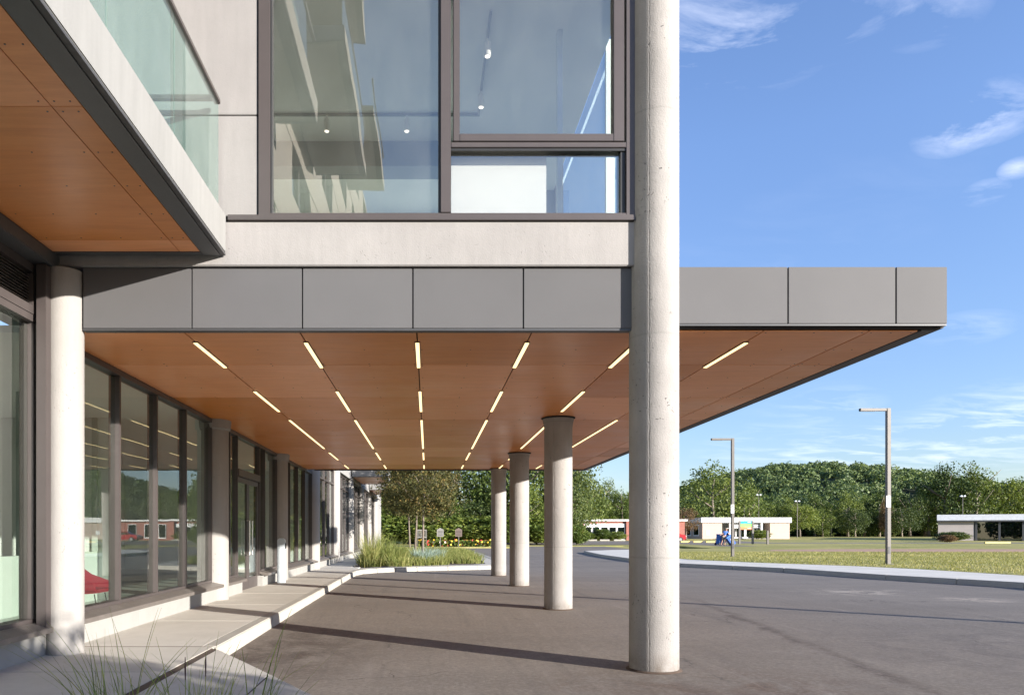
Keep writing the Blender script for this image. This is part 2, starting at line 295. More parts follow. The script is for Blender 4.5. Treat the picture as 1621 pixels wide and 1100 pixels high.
def paving(nm='broom_concrete', k=1.0):
    b = NB(nm); g = b.n('ShaderNodeNewGeometry'); P = g.outputs['Position']
    mp = b.n('ShaderNodeMapping'); b.L.new(P, mp.inputs[0]); mp.inputs['Scale'].default_value = (1, 45, 1)
    br = b.noise(mp.outputs[0], 3, 3, .5, .3); n = b.noise(P, .9, 6, .65); f = b.noise(P, 90, 3, .7); oi = b.n('ShaderNodeObjectInfo')
    c = b.ramp(n, [(.3, sc((.43, .405, .355), k)), (.7, sc((.53, .50, .445), k))]); c = b.mix(b.rng(br, .4, .7, 0, .12), c, (.30, .28, .24)); c = b.mix(b.rng(f, .5, .8, 0, .35), c, (.28, .25, .22))
    st = b.noise(P, 3.5, 6, .7, 1); c = b.mix(b.rng(st, .58, .8, 0, .35), c, (.30, .25, .20))
    hv = b.n('ShaderNodeHueSaturation'); b.L.new(c, hv.inputs['Color']); b.L.new(b.rng(oi.outputs['Random'], 0, 1, .93, 1.05), hv.inputs['Value'])
    b.done(b.pbr(hv.outputs[0], .85, 0, b.bump(b.math('ADD', b.math('MULTIPLY', br, .4), f), .35, .004), .25)); return b.m
M_PAVE = paving(); M_PAVEL = paving('pale_concrete', 1.35); M_KERB = concrete('kerb_concrete', (.36, .34, .30), .5, .05, patch=.10, bump=.4)
def lawn():
    b = NB('lawn_turf'); g = b.n('ShaderNodeNewGeometry'); P = g.outputs['Position']; mp = b.n('ShaderNodeMapping'); b.L.new(P, mp.inputs[0]); mp.inputs['Scale'].default_value = (.35, 1, 1)
    n = b.noise(mp.outputs[0], .30, 7, .68, .7); f = b.noise(P, 9, 5, .75); f2 = b.noise(mp.outputs[0], 2.2, 5, .7)
    c = b.ramp(n, [(.25, (.17, .185, .05)), (.43, (.28, .265, .085)), (.56, (.44, .375, .15)), (.75, (.54, .43, .22))])
    c = b.mix(b.rng(f, .35, .7, 0, .5), c, (.13, .15, .045)); c = b.mix(b.rng(f2, .5, .75, 0, .45), c, (.46, .39, .17))
    b.done(b.pbr(c, .95, 0, b.bump(f, .5, .04), .1)); return b.m
M_LAWN = lawn()

# ------------------------------------------------------------------ mesh helpers
class MB:
    def __init__(s): s.v = []; s.f = []
    def add(s, vs, fs):
        o = len(s.v); s.v += [tuple(v) for v in vs]; s.f += [tuple(i + o for i in f) for f in fs]; return s
    def box(s, x0, x1, y0, y1, z0, z1):
        if x0 > x1: x0, x1 = x1, x0
        if y0 > y1: y0, y1 = y1, y0
        if z0 > z1: z0, z1 = z1, z0
        return s.add([(x0, y0, z0), (x1, y0, z0), (x1, y1, z0), (x0, y1, z0), (x0, y0, z1), (x1, y0, z1), (x1, y1, z1), (x0, y1, z1)],
                     [(0, 3, 2, 1), (4, 5, 6, 7), (0, 1, 5, 4), (1, 2, 6, 5), (2, 3, 7, 6), (3, 0, 4, 7)])
    def lathe(s, cx, cy, prof, n=32, wob=0, cap=True):
        o = len(s.v); m = len(prof)
        for (r, z) in prof:
            for i in range(n):
                a = 2 * math.pi * i / n; rr = r * (1 + wob * (random.random() - .5)); s.v.append((cx + rr * math.cos(a), cy + rr * math.sin(a), z))
        for j in range(m - 1):
            for i in range(n): s.f.append((o + j * n + i, o + j * n + (i + 1) % n, o + (j + 1) * n + (i + 1) % n, o + (j + 1) * n + i))
        if cap: s.f.append(tuple(o + i for i in range(n))[::-1]); s.f.append(tuple(o + (m - 1) * n + i for i in range(n)))
        return s
    def prism(s, pts, axis, a, b):
        """pts: 2D outline; axis 'x': (y,z) extruded over x; 'y': (x,z); 'z': (x,y)"""
        def q(p, t): return (t, p[0], p[1]) if axis == 'x' else (p[0], t, p[1]) if axis == 'y' else (p[0], p[1], t)
        n = len(pts); vs = [q(p, a) for p in pts] + [q(p, b) for p in pts]
        fs = [tuple(range(n))[::-1], tuple(range(n, 2 * n))] + [(i, (i + 1) % n, n + (i + 1) % n, n + i) for i in range(n)]
        return s.add(vs, fs)
    def tube(s, pts, r, n=8):
        pts = [Vector(p) for p in pts]; rs = r if isinstance(r, (list, tuple)) else [r] * len(pts); o = len(s.v)
        for k, p in enumerate(pts):
            d = (pts[min(k + 1, len(pts) - 1)] - pts[max(k - 1, 0)]).normalized(); u = d.orthogonal().normalized(); w = d.cross(u)
            if k and (u.dot(pu) < 0): u, w = -u, -w
            if k: u = (pu - d * pu.dot(d)).normalized(); w = d.cross(u)
            pu = u
            for i in range(n):
                a = 2 * math.pi * i / n; s.v.append(tuple(p + (u * math.cos(a) + w * math.sin(a)) * rs[k]))
        for k in range(len(pts) - 1):
            for i in range(n): s.f.append((o + k * n + i, o + k * n + (i + 1) % n, o + (k + 1) * n + (i + 1) % n, o + (k + 1) * n + i))
        s.f.append(tuple(o + i for i in range(n))[::-1]); s.f.append(tuple(o + (len(pts) - 1) * n + i for i in range(n)))
        return s
    def build(s, name, mat, parent=None, smooth=False, bevel=0, origin=None):
        o0 = Vector(origin) if origin is not None else (ROOT.get(parent.name, Vector((0, 0, 0))) if parent else Vector((0, 0, 0)))
        me = bpy.data.meshes.new(name); me.from_pydata([tuple(Vector(v) - o0) for v in s.v], [], s.f)
        if bevel or True:
            bm = bmesh.new(); bm.from_mesh(me); bmesh.ops.recalc_face_normals(bm, faces=bm.faces)
            if bevel: bmesh.ops.bevel(bm, geom=[e for e in bm.edges if e.calc_face_angle(0) > .6], offset=bevel, segments=2, affect='EDGES', clamp_overlap=True)
            bm.to_mesh(me); bm.free()
        if smooth:
            for p in me.polygons: p.use_smooth = True
            me.set_sharp_from_angle(angle=R(40))
        return link(name, me, mat, parent, o0)
ROOT = {}
def link(name, me, mat, parent=None, o0=Vector((0, 0, 0))):
    if mat and not me.materials: me.materials.append(mat)
    o = bpy.data.objects.new(name, me); COL.objects.link(o)
    if parent: o.parent = parent; ROOT[o.name] = o0
    else: o.location = o0; ROOT[o.name] = Vector(o0)
    return o
def empty(name, loc=(0, 0, 0), label=None, cat=None, group=None, kind=None, rz=0):
    o = bpy.data.objects.new(name, None); COL.objects.link(o); o.location = loc; o.rotation_euler = (0, 0, rz); o.empty_display_size = .2
    ROOT[o.name] = Vector(loc); return tag(o, label, cat, group, kind)
def tag(o, label=None, cat=None, group=None, kind=None):
    if label: o['label'] = label
    if cat: o['category'] = cat
    if group: o['group'] = group
    if kind: o['kind'] = kind
    return o
def B(name, mat, parent, *a, bevel=0, origin=None): return MB().box(*a).build(name, mat, parent, bevel=bevel, origin=origin)
def dup(root, loc, rz=None, label=None, scale=None):
    r = root.copy(); COL.objects.link(r); r.location = loc
    if rz is not None: r.rotation_euler = (0, 0, rz)
    if scale is not None: r.scale = scale if isinstance(scale, (tuple, list)) else (scale,) * 3
    if label: r['label'] = label
    for ch in list(root.children):
        c = ch.copy(); COL.objects.link(c); c.parent = r
        for g in ch.children:
            d = g.copy(); COL.objects.link(d); d.parent = c
    return r
def rawmesh(name, verts, faces_n, mat, parent=None, nv=4):
    """verts (k*nv,3) numpy, each nv verts a face"""
    k = len(verts) // nv; me = bpy.data.meshes.new(name); me.vertices.add(len(verts)); me.vertices.foreach_set('co', np.ascontiguousarray(verts, dtype=np.float32).ravel())
    me.loops.add(k * nv); me.loops.foreach_set('vertex_index', np.arange(k * nv, dtype=np.int32)); me.polygons.add(k)
    me.polygons.foreach_set('loop_start', np.arange(0, k * nv, nv, dtype=np.int32)); me.update(calc_edges=True); me.validate()
    return link(name, me, mat, parent)

# ------------------------------------------------------------------ terrain levels
YB = (14.0, 55.0, 110.0, 140.0)
def H(y):
    if y <= 14: return -.005 * (14 - y)
    if y <= 55: return 0.0
    if y <= 110: return (y - 55) / 55 * .42
    if y <= 140: return .42 + (y - 110) / 30 * .35
    return .77
def sheet(name, pts, off, mat, parent=None, thick=0):
    bm = bmesh.new(); vs = [bm.verts.new((p[0], p[1], 0)) for p in pts]; bm.faces.new(vs)
    for yb in YB: bmesh.ops.bisect_plane(bm, geom=bm.verts[:] + bm.edges[:] + bm.faces[:], plane_co=(0, yb, 0), plane_no=(0, 1, 0))
    bmesh.ops.triangulate(bm, faces=bm.faces[:], ngon_method='EAR_CLIP')
    for f in bm.faces:
        if f.normal.z < 0: f.normal_flip()
    for v in bm.verts: v.co.z = H(v.co.y) + off
    if thick:
        r = bmesh.ops.extrude_face_region(bm, geom=bm.faces[:])
        for v in [g for g in r['geom'] if isinstance(g, bmesh.types.BMVert)]: v.co.z -= thick
        bmesh.ops.recalc_face_normals(bm, faces=bm.faces)
    me = bpy.data.meshes.new(name); bm.to_mesh(me); bm.free(); return link(name, me, mat, parent)

g = sheet('ground', [(-1500, -400), (1500, -400), (1500, 2500), (-1500, 2500)], -.02, M_LAWN); tag(g, kind='structure')
KERB = [(14.6, -40), (14.9, 8), (15.4, 14), (15.7, 18.8), (15.1, 20.4), (14.3, 22.3), (13.3, 26.7), (12.2, 28.6), (10.95, 30.9), (10.5, 34), (10.45, 37.4), (10.6, 44), (11.2, 50), (11.7, 53.5)]
road = sheet('car_park_road', [(-14, -40)] + KERB + [(13.5, 56), (18, 60), (18, 74), (18, 80), (300, 80), (300, 91), (44, 91), (44, 102), (18, 102), (18, 88), (-40, 88), (-40, 62), (-4.2, 62), (-4.2, 24), (-14, 24)], 0.0, M_ASPH); tag(road, kind='structure')
# right-hand lawn, raised to the kerb, with pavement strip between
LAWNE = [(18.0, -40), (18.2, 8), (18.4, 18), (18.4, 22), (17.9, 26), (17.0, 28.4), (14.4, 32.2), (13.0, 35.5), (12.8, 40), (13.4, 47), (16.6, 57)]
lw = sheet('lawn', LAWNE + [(18, 58), (24, 60), (24, 76), (30, 79.4), (300, 79.4), (300, -40)], .155, M_LAWN, thick=.15); tag(lw, kind='structure')
pv = empty('far_pavement', (14, 30, 0), kind='structure')
walk = sheet('pavement_surface', [(a + .17, b) for a, b in KERB] + [(14.5, 56)] + LAWNE[::-1], .150, M_PAVEL, None, thick=.14)
walk.parent = pv; walk.location = (-14, -30, 0)
def kerb(points, parent, w=.17, h=.155, base=-.02, batter=.03, side=1, flat=False):
    for (x0, y0), (x1, y1) in zip(points[:-1], points[1:]):
        d = Vector((x1 - x0, y1 - y0)); L_ = d.length; d.normalize(); n = Vector((d.y, -d.x)) * side; g = .004
        p0 = Vector((x0, y0)) + d * g; p1 = Vector((x1, y1)) - d * g; vs = []
        for p in (p0, p1):
            for (o, z) in ((0, base), (batter, h), (w, h), (w, base)):
                q = p + n * o; vs.append((q.x, q.y, z + (0 if flat else H(q.y))))
        MB().add(vs, [(0, 1, 2, 3), (7, 6, 5, 4), (0, 4, 5, 1), (1, 5, 6, 2), (2, 6, 7, 3), (3, 7, 4, 0)]).build('kerb_stone', M_KERB, parent, bevel=.012)
kerb(KERB, pv)
soil = sheet('bare_soil_strip', [(25, 52.5), (32, 49), (60, 47), (100, 46), (100, 56), (60, 57.5), (34, 58), (27, 56)], .160, M_BROWN); tag(soil, kind='structure')
gs = sheet('grass_verge', [(9, 73), (14, 71.8), (20, 73), (20.5, 76), (14, 77.5), (9.5, 76)], .03, M_LAWN, thick=.05); tag(gs, kind='structure')

# near pavement -------------------------------------------------------------
pav = empty('pavement', (-3.3, 15, 0), kind='structure')
y = 8.22
for k in range(17):
    y1 = y + 2.42 if k < 9 else y + 3.0
    B('paving_slab', M_PAVE, pav, -4.35, -2.60 + (-.35 if y > 26 else 0), y + .006, y1 - .006, 0, .150, bevel=.006); y = y1
for pts in ([(-4.6, 6.72), (-2.46, 6.72), (-2.46, 8.20), (-4.6, 8.20)], [(-4.6, 4.4), (-2.46, 4.4), (-2.46, 6.70), (-4.6, 6.70)],
            [(-2.36, 8.02), (-1.62, 6.86), (-1.47, 6.62), (-1.47, 4.4), (-2.36, 4.4)], [(-1.455, 6.60), (-.85, 5.62), (-.1, 4.4), (-1.455, 4.4)]):
    MB().prism(pts, 'z', 0, .150).build('paving_slab', M_PAVE, pav, bevel=.004)
MB().prism([(-4.58, 4.42), (-.15, 4.42), (-.88, 5.6), (-1.5, 6.6), (-1.64, 6.82), (-2.38, 7.98), (-2.48, 8.19), (-4.58, 8.19)], 'z', .02, .1445).build('joint_filler', M_SOIL, pav)
MB().prism([(-2.43, 4.4), (-2.385, 4.4), (-2.385, 8.05), (-2.43, 8.16)], 'z', 0, .142).build('expansion_joint', M_SOIL, pav); B('expansion_joint', M_SOIL, pav, -4.35, -2.47, 8.198, 8.228, 0, .1505)
kerb([(-2.40, 8.25), (-2.41, 11.2), (-2.42, 14.2), (-2.44, 17.2), (-2.46, 20.2), (-2.48, 22.8), (-2.45, 24.6)], pav, w=.20, h=.151, base=-.08, side=-1, flat=True)
KB = [(-2.45, 24.6), (-2.30, 25.5), (-1.85, 26.3), (-1.2, 26.9), (-.4, 27.4), (.8, 28.0), (2.0, 28.5), (2.9, 29.1), (3.3, 30.2), (3.5, 33), (3.5, 40), (3.5, 48), (3.3, 54)]
bed = empty('planting_bed_kerb', (0, 28, 0), kind='structure'); kerb(KB, bed, w=.30, side=-1)
INNER = [(-2.9, 26.0), (-2.2, 27.2), (-1.4, 28.1), (-.4, 28.7), (.8, 29.3), (1.9, 29.9), (2.5, 30.8), (2.6, 34), (2.6, 54)]
sheet('bed_pavement', [(-2.95, 24.7), (-2.62, 24.7)] + [(a + (-.22 if i < 3 else 0), b + .22) for i, (a, b) in enumerate(KB[1:8])] + [(3.2, 33), (3.2, 54)] + INNER[::-1], .146, M_PAVE, bed, thick=.14).location = (0, -28, 0)
sb = sheet('bed_soil', [(-2.95, 26.0)] + INNER[1:] + [(-2.95, 54)], .12, M_SOIL, thick=.12); tag(sb, kind='structure')
MB().prism([(-4.6, -6), (-.1, -6), (-.1, 4.4), (-4.6, 4.4)], 'z', 0, .11).build('front_bed_soil', M_SOIL)
tag(bpy.data.objects['front_bed_soil'], kind='structure')

# ------------------------------------------------------------------ office building (left wing and upper wing)
ob = empty('office_building', (-4.2, 8, 0), 'pale concrete office building with full height shopfront windows and round pilasters behind the canopy', 'building')
XC, RAD, XG = -4.20, .262, -4.24
SOF = 3.67
def pilaster(y, top, XC=XC, RAD=RAD):
    m = MB(); m.lathe(XC, y, [(RAD, .02), (RAD * 1.003, .9), (RAD * .998, 1.9), (RAD, top)], 40)
    p = m.build('pilaster', M_PIL, ob, smooth=True)
    if 10 < y < 24:
        MB().lathe(XC, y, [(RAD + .002, SOF - .20), (RAD + .035, SOF - .17), (RAD + .045, SOF - .03), (RAD + .04, SOF + .02)], 28, wob=.05).build('collar', M_PIL, p, smooth=True)
for k in range(-1, 9):
    if k == 0: pilaster(7.78, 4.29, -3.953, .192); B('pier', M_PIL, ob, -4.40, -4.02, 7.80, 8.34, 0, 4.28); B('window_jamb', M_FRAME, ob, -4.115, -4.01, 7.50, 7.66, .46, 4.28, bevel=.004)
    else: pilaster(8.1 + 6 * k, 4.29 if k < 1 else (SOF + .25 if k < 3 else 4.4))
def mullion(par, y, z0, z1, xo=XG + .062, w=.050): B('mullion', M_FRAME, par, XG - .09, xo, y - w / 2, y + w / 2, z0, z1, bevel=.004)
def pane(par, y0, y1, z0, z1, mat=None, x=None): B('pane', mat or M_GLASSF, par, (x or XG) - .012, (x or XG), y0, y1, z0, z1)
def bay(y0, y1, cuts, zt, trans=None, z0=.545, sillw=True):
    w = MB().box(XG - .10, XG + .07, y0, y1, zt - .075, zt).build('window', M_FRAME, ob); B('bottom_rail', M_FRAME, w, XG - .10, XG + .06, y0, y1, z0 - .05, z0)
    ys = [y0 + .03] + cuts + [y1 - .03]
    for c in ys: mullion(w, c, z0, zt - .075)
    for a, b in zip(ys[:-1], ys[1:]):
        pane(w, a + .03, b - .03, z0, (trans or zt - .075))
        if trans: pane(w, a + .03, b - .03, trans + .05, zt - .075)
    if trans: B('transom', M_FRAME, w, XG - .09, XG + .072, y0, y1, trans, trans + .05)
    if sillw:
        MB().prism([(XG - .02, .505), (XG + .10, .50), (XG + .262, .455), (XG + .262, .40), (XG + .2, .40), (XG - .02, .47)], 'y', y0 - .12, y1 + .10).build('sill', M_SILL, w, bevel=.003)
    n = max(1, round((y1 - y0) / 2)); st = (y1 - y0 + .52) / n
    for i in range(n): B('plinth_panel', M_PLINTH, ob, XG - .15, XG + .155, y0 - .26 + i * st + .002, y0 - .26 + (i + 1) * st - .002, .02, .405)
for k in range(0, 9):
    y0 = 8.1 + 6 * k + .24; y1 = 8.1 + 6 * (k + 1) - .24
    if k == 8: continue
    if k == 1: continue
    st = 1.335; cuts = [y0 - .24 + .27 + st * j for j in (1, 2, 3)]
    bay(y0, y1, cuts, SOF - .005 if k < 3 else 4.28, None if k < 3 else 3.60)
# bay before the first pilaster: glass below, louvre above
def louvre(y0, y1):
    lv = MB().box(XG - .10, XG + .08, y0, y1, 4.20, 4.29).box(XG - .10, XG + .08, y0, y1, 3.76, 3.85).box(XG - .1, XG + .08, y1 - .09, y1, 3.85, 4.2).box(XG - .1, XG + .08, y0, y0 + .09, 3.85, 4.2).build('louvre', M_FRAME, ob)
    for i in range(11):
        z = 3.862 + i * .0315
        MB().prism([(XG - .03, z + .022), (XG + .035, z), (XG + .035, z + .006), (XG - .03, z + .028)], 'y', y0 + .09, y1 - .09).build('slat', M_SILL, lv)
    B('backing', M_BLACK, lv, XG - .09, XG - .07, y0 + .05, y1 - .05, 3.82, 4.22)
bay(2.34, 7.62, [3.7, 5.05, 6.4], 3.76); louvre(2.34, 7.62)
# door bay
w = MB().box(XG - .10, XG + .07, 14.34, 19.86, SOF - .08, SOF - .005).build('window', M_FRAME, ob)
for yy in (14.37, 15.12, 15.72, 17.78, 18.36, 19.83): mullion(w, yy, .545 if yy not in (15.72, 17.78) else .15, SOF - .08)
B('transom', M_FRAME, w, XG - .09, XG + .08, 15.75, 17.75, 2.72, 2.88)
for a, b, z in ((14.40, 15.09, .545), (15.15, 15.69, .545), (17.81, 18.33, .545), (18.39, 19.80, .545)): pane(w, a, b, z, SOF - .08)
pane(w, 15.75, 17.75, 2.88, SOF - .08)
for a, b in ((14.2, 15.74), (17.76, 20.0)):
    B('bottom_rail', M_FRAME, w, XG - .09, XG + .06, a + .2, b - .02, .495, .545)
    MB().prism([(XG - .02, .505), (XG + .10, .50), (XG + .262, .455), (XG + .262, .40), (XG + .2, .40), (XG - .02, .47)], 'y', a, b).build('sill', M_SILL, w, bevel=.003)
    B('plinth_panel', M_PLINTH, ob, XG - .15, XG + .155, a - .1, b, .02, .405)
def leaf(y0, y1, hy):
    d = MB().box(XG - .03, XG + .03, y0, y0 + .10, .16, 2.71).box(XG - .03, XG + .03, y1 - .10, y1, .16, 2.71).box(XG - .03, XG + .03, y0 + .1, y1 - .1, .16, .42).box(XG - .03, XG + .03, y0 + .1, y1 - .1, 2.60, 2.71).build('door', M_FRAME, ob)
    B('pane', M_GLASSF, d, XG - .006, XG + .006, y0 + .1, y1 - .1, .42, 2.60)
    MB().tube([(XG + .03, hy, .95), (XG + .095, hy, .95), (XG + .095, hy, 1.75), (XG + .03, hy, 1.75)], .016).build('handle', M_CHROME, d, smooth=True)
leaf(15.76, 16.745, 16.62); leaf(16.755, 17.74, 16.88)
# beam along the wall above the shopfront, walls above
B('edge_beam', M_BORD, ob, -4.5, -3.97, -44, 7.80, 4.292, 4.435, bevel=.01)
B('wall', M_WALLB, ob, -4.55, -4.05, 14.2, 62, 4.45, 9.4)
B('wall', M_WALLB, ob, -4.55, -4.03, 25.8, 62, 4.285, 4.448)
B('wall', M_WALLB, ob, -16, -4.55, 61.6, 62, 0, 9.4)
B('roof_slab', M_WALLB, ob, -16, -4.0, 14.2, 62, 9.402, 9.6)
B('end_wall', M_WALLB, ob, -4.55, -4.05, 56.4, 62, 0, 4.283)
# tall facade behind the camera (mirrored in the upper window)
for y0, y1 in ((-44, -30), (-30, -16), (-16, 2.06)):
    B('wall', M_WALLB, ob, -4.6, -4.28, y0, y1 - .01, 0, 4.29)
for fl in range(6):
    z = 4.44 + fl * 3.05
    B('wall', M_WALLB, ob, -4.6, -4.08, -44, 7.68, z, z + 1.15)
    B('wall', M_WALLB, ob, -4.6, -4.08, -44, 7.68, z + 2.75, z + 3.048)
    for q in range(9):
        y0 = -43.6 + q * 5.7
        w = MB().box(-4.5, -4.10, y0 + 3.2, y0 + 5.69, z + 1.152, z + 2.748).build('wall_panel', M_WALLB, ob)
        B('window_glass', M_GLASSD, ob, -4.30, -4.28, y0, y0 + 3.2, z + 1.152, z + 2.748)
        B('mullion', M_FRAME, ob, -4.32, -4.2, y0 + 1.5, y0 + 1.6, z + 1.152, z + 2.748)

# upper wing over the canopy ------------------------------------------------
YF = 7.70                                            # front plane of the upper wing
uw = empty('upper_wing', (0, 10, 4.3), 'upper storey wing of beige concrete with large bronze framed window above the canopy', 'building')
B('beam', M_BEAM, uw, -4.06, 2.36, YF, 8.3, 4.335, 4.81, bevel=.008)
B('flashing', M_FRAME, uw, -2.15, 2.23, YF - .035, YF + .3, 4.814, 4.872, bevel=.004)
B('floor_slab', M_BEAM, uw, -4.0, 2.30, 8.302, 14.2, 4.42, 4.80)
B('wall_panel', M_WALLC, uw, -4.0, -1.842, YF + .01, YF + .3, 4.875, 5.955, bevel=.006)
B('wall_panel', M_WALLC, uw, -4.0, -1.842, YF + .01, YF + .3, 5.967, 9.4, bevel=.006)
B('joint_backing', M_BLACK, uw, -4.0, -1.80, YF + .05, YF + .28, 4.90, 9.2)
# big window
ww = MB().box(-1.825, -1.70, YF - .01, YF + .16, 4.875, 8.6).box(-1.70, 2.14, YF - .01, YF + .16, 4.875, 4.90).box(2.14, 2.235, YF - .01, YF + .16, 4.875, 8.6).box(-1.825, 2.235, YF - .01, YF + .16, 8.6, 8.7).build('window', M_FRAME, uw, bevel=.004)
B('mullion', M_FRAME, ww, .140, .250, YF - .02, YF + .15, 4.902, 8.6, bevel=.004)
B('gasket', M_GASKET, ww, .115, .139, YF + .01, YF + .13, 4.902, 8.6)
B('gasket', M_GASKET, ww, -1.699, -1.685, YF + .01, YF + .13, 4.902, 8.6)
B('transom', M_FRAME, ww, .252, 2.138, YF - .012, YF + .15, 5.605, 5.66, bevel=.004)
B('gasket', M_GASKET, ww, .252, 2.138, YF + .004, YF + .14, 5.575, 5.603)
sash = MB().box(.275, .345, YF - .025, YF + .10, 5.665, 8.55).box(2.00, 2.115, YF - .025, YF + .10, 5.665, 8.55).box(.345, 2.0, YF - .025, YF + .10, 5.665, 5.745).build('sash', M_FRAME, ww, bevel=.005)
B('pane', M_GLASSU, ww, -1.684, .114, YF + .06, YF + .072, 4.902, 8.6)
B('pane', M_GLASSU, ww, .346, 1.999, YF + .05, YF + .062, 5.746, 8.6)
B('pane', M_GLASSU, ww, .254, 2.085, YF + .06, YF + .072, 4.902, 5.574)
B('gasket', M_GASKET, ww, 2.086, 2.138, YF + .02, YF + .13, 4.902, 5.574)
# side wall at right: glazed near the corner, then solid
sw = MB().box(2.15, 2.28, 8.0, 8.12, 4.82, 8.6).box(2.15, 2.28, 8.12, 12.0, 4.82, 4.90).box(2.15, 2.28, 12.0, 12.12, 4.82, 8.6).build('side_window', M_FRAME, uw)
B('pane', glassmat('side_glass', (.86, .93, .93), 1.45, 0), sw, 2.20, 2.212, 8.12, 12.0, 4.90, 7.4)
B('mullion', M_WHITEP, sw, 2.15, 2.26, 8.60, 8.66, 4.90, 7.4)
B('wall', M_WALLC, uw, 2.0, 2.30, 12.122, 14.2, 4.82, 9.4)
B('wall', M_WALLC, uw, -4.0, 2.30, 14.202, 14.5, 4.82, 9.4)
B('wall', M_WALLC, uw, -1.8, 2.14, YF + .17, YF + .4, 8.3, 9.4)
B('roof_slab', M_WALLC, uw, -4.0, 2.30, 7.76, 14.5, 9.402, 9.55)
B('ceiling', M_CEIL, uw, -3.99, 2.14, YF + .09, 14.19, 7.27, 7.36)
B('bulkhead', M_INTD, uw, -3.99, 1.60, 10.6, 11.0, 6.90, 7.268)
B('floor', M_INTF, uw, -3.99, 2.14, 8.303, 14.19, 4.805, 4.85)
B('back_wall', M_INTW, uw, -3.99, 1.95, 13.0, 13.1, 4.855, 7.268)
B('side_wall', M_INTW, uw, -3.99, -3.9, 8.1, 12.99, 4.855, 7.268)
B('white_partition', M_WHITEP, uw, .26, 1.31, 7.885, 7.92, 4.905, 5.70)
B('post', M_STEEL, uw, 1.50, 1.56, 8.25, 8.33, 4.855, 7.268)
for i, xx in enumerate((-1.45, -1.2, -.75, -.62)): B('curtain', M_INTW, uw, xx, xx + .09, 11.9, 12.0, 4.855, 6.6)

# track lights
M_SPOT = emit('spot_bulb', (1, .9, .75), 1.2)
def spot(par, x, y, z):
    s = MB().lathe(x, y, [(.018, z - .05), (.04, z - .055), (.042, z - .20), (.034, z - .21)], 14).box(x - .012, x + .012, y - .012, y + .012, z - .05, z).build('spot_head', M_WHITEP, par, smooth=True)
    MB().lathe(x, y, [(.03, z - .216), (.03, z - .212)], 12).build('bulb', M_SPOT, s)
t = empty('track_light', (-.4, 9.9, 7.2), 'long straight ceiling track carrying two small white spotlights behind the large left pane', 'track light', 'ceiling track lights')
B('track', M_INTD, t, -2.4, .72, 9.89, 9.92, 7.235, 7.268); spot(t, -1.40, 9.905, 7.235); spot(t, -.29, 9.905, 7.235)
t = empty('track_light', (.7, 9, 7.2), 'ceiling track running away from the glass behind the upper right sash', 'track light', 'ceiling track lights')
B('track', M_INTD, t, .69, .715, 7.95, 9.885, 7.235, 7.268); spot(t, .70, 8.35, 7.235); spot(t, .70, 9.35, 7.235)

# ------------------------------------------------------------------ balconies
def balcony(y0, y1, zb, label, full=True, xo=-2.17, soffit=None):
    b = empty('balcony', (-3.1, (y0 + y1) / 2, zb), label, 'balcony', 'balconies on the white slab edges')
    B('slab', M_SLABW, b, -4.0, xo, y0, y1, zb + .02, zb + .43, bevel=.008)
    # underside: dark metal border round timber panels
    m = MB(); m.box(xo - .235, xo - .055, y0 + .02, y1 - .02, zb - .012, zb + .018); m.box(-4.0, xo - .24, y1 - .115, y1 - .02, zb - .012, zb + .018); m.box(-4.0, xo - .24, y0 + .02, y0 + .115, zb - .012, zb + .018)
    m.build('soffit_border', M_BORD, b)
    B('drip_edge', M_TRIM, b, xo - .052, xo - .004, y0, y1, zb - .004, zb + .018)
    if full:
        xj = -2.63; ys = [y0 + .12]
        for c in (y1 - 2.69 - 2.42, y1 - 2.69, y1 - .41):
            if c > y0 + .3: ys.append(c)
        ys.append(y1 - .12)
        for a, c in zip(ys[:-1], ys[1:]):
            for x0, x1 in ((xo - .245, xj + .004), (xj - .004, -3.97)):
                B('soffit_panel', M_WOODB, b, x1, x0, a + .003, c - .003, zb - .008, zb + .008)
        B('panel_backing', M_BLACK, b, -3.98, xo - .236, y0 + .1, y1 - .1, zb + .010, zb + .018)
        sm = MB()
        for a, c in zip(ys[:-1], ys[1:]):
            if c - a < .5: continue
            for yy in (a + .06, a + .06 + (c - a - .12) / 4, a + .06 + (c - a - .12) / 2, a + .06 + 3 * (c - a - .12) / 4, c - .06):
                for xx in (-2.47, -2.58, -2.69, -3.1, -3.5, -3.85): sm.lathe(xx, yy, [(.007, zb - .0105), (.007, zb - .008)], 6)
        tag(sm.build('panel_screw', M_TRIM, b), kind='stuff')
    else: B('soffit_panel', M_WOODB if soffit is None else soffit, b, -3.98, xo - .245, y0 + .12, y1 - .12, zb - .004, zb + .012)
    # glass balustrade
    xg = xo - .07; n = max(1, round((y1 - y0 - .1) / 1.33)); st = 1.33; yy = y1 - .06
    for i in range(n):
        B('glass_panel', M_GLASSB, b, xg - .008, xg + .008, yy - st + .012, yy - .006, zb + .25, zb + 1.62); yy -= st
        if yy - st < y0 - .2: break
    B('handrail', M_FRAME, b, xg - .035, xg + .03, y0 + .05, y1 - .06, zb + 1.58, zb + 1.635, bevel=.008)
    B('handrail_return', M_FRAME, b, -4.0, xg - .04, y1 - .16, y1 - .11, zb + 1.585, zb + 1.63) if full else None
    return b
balcony(-6, 7.68, 4.44, 'white edged balcony with orange timber soffit and green glass rail at upper left')
balcony(37.7, 43.3, 4.44, 'far white balcony slab seen past the end of the canopy, the nearer one', False)
balcony(49, 55, 4.44, 'farthest white balcony slab beside the dark trees', False)
balcony(1.4, 7.68, 9.55, 'second floor balcony mirrored in the big upper window, nearest', False, soffit=M_WALLB)
balcony(-10, -3, 14.2, 'third floor balcony mirrored in the big upper window, middle', False, soffit=M_WALLB)
balcony(-10, -3, 18.9, 'fourth floor balcony mirrored at the top of the big upper window', False, soffit=M_WALLB)
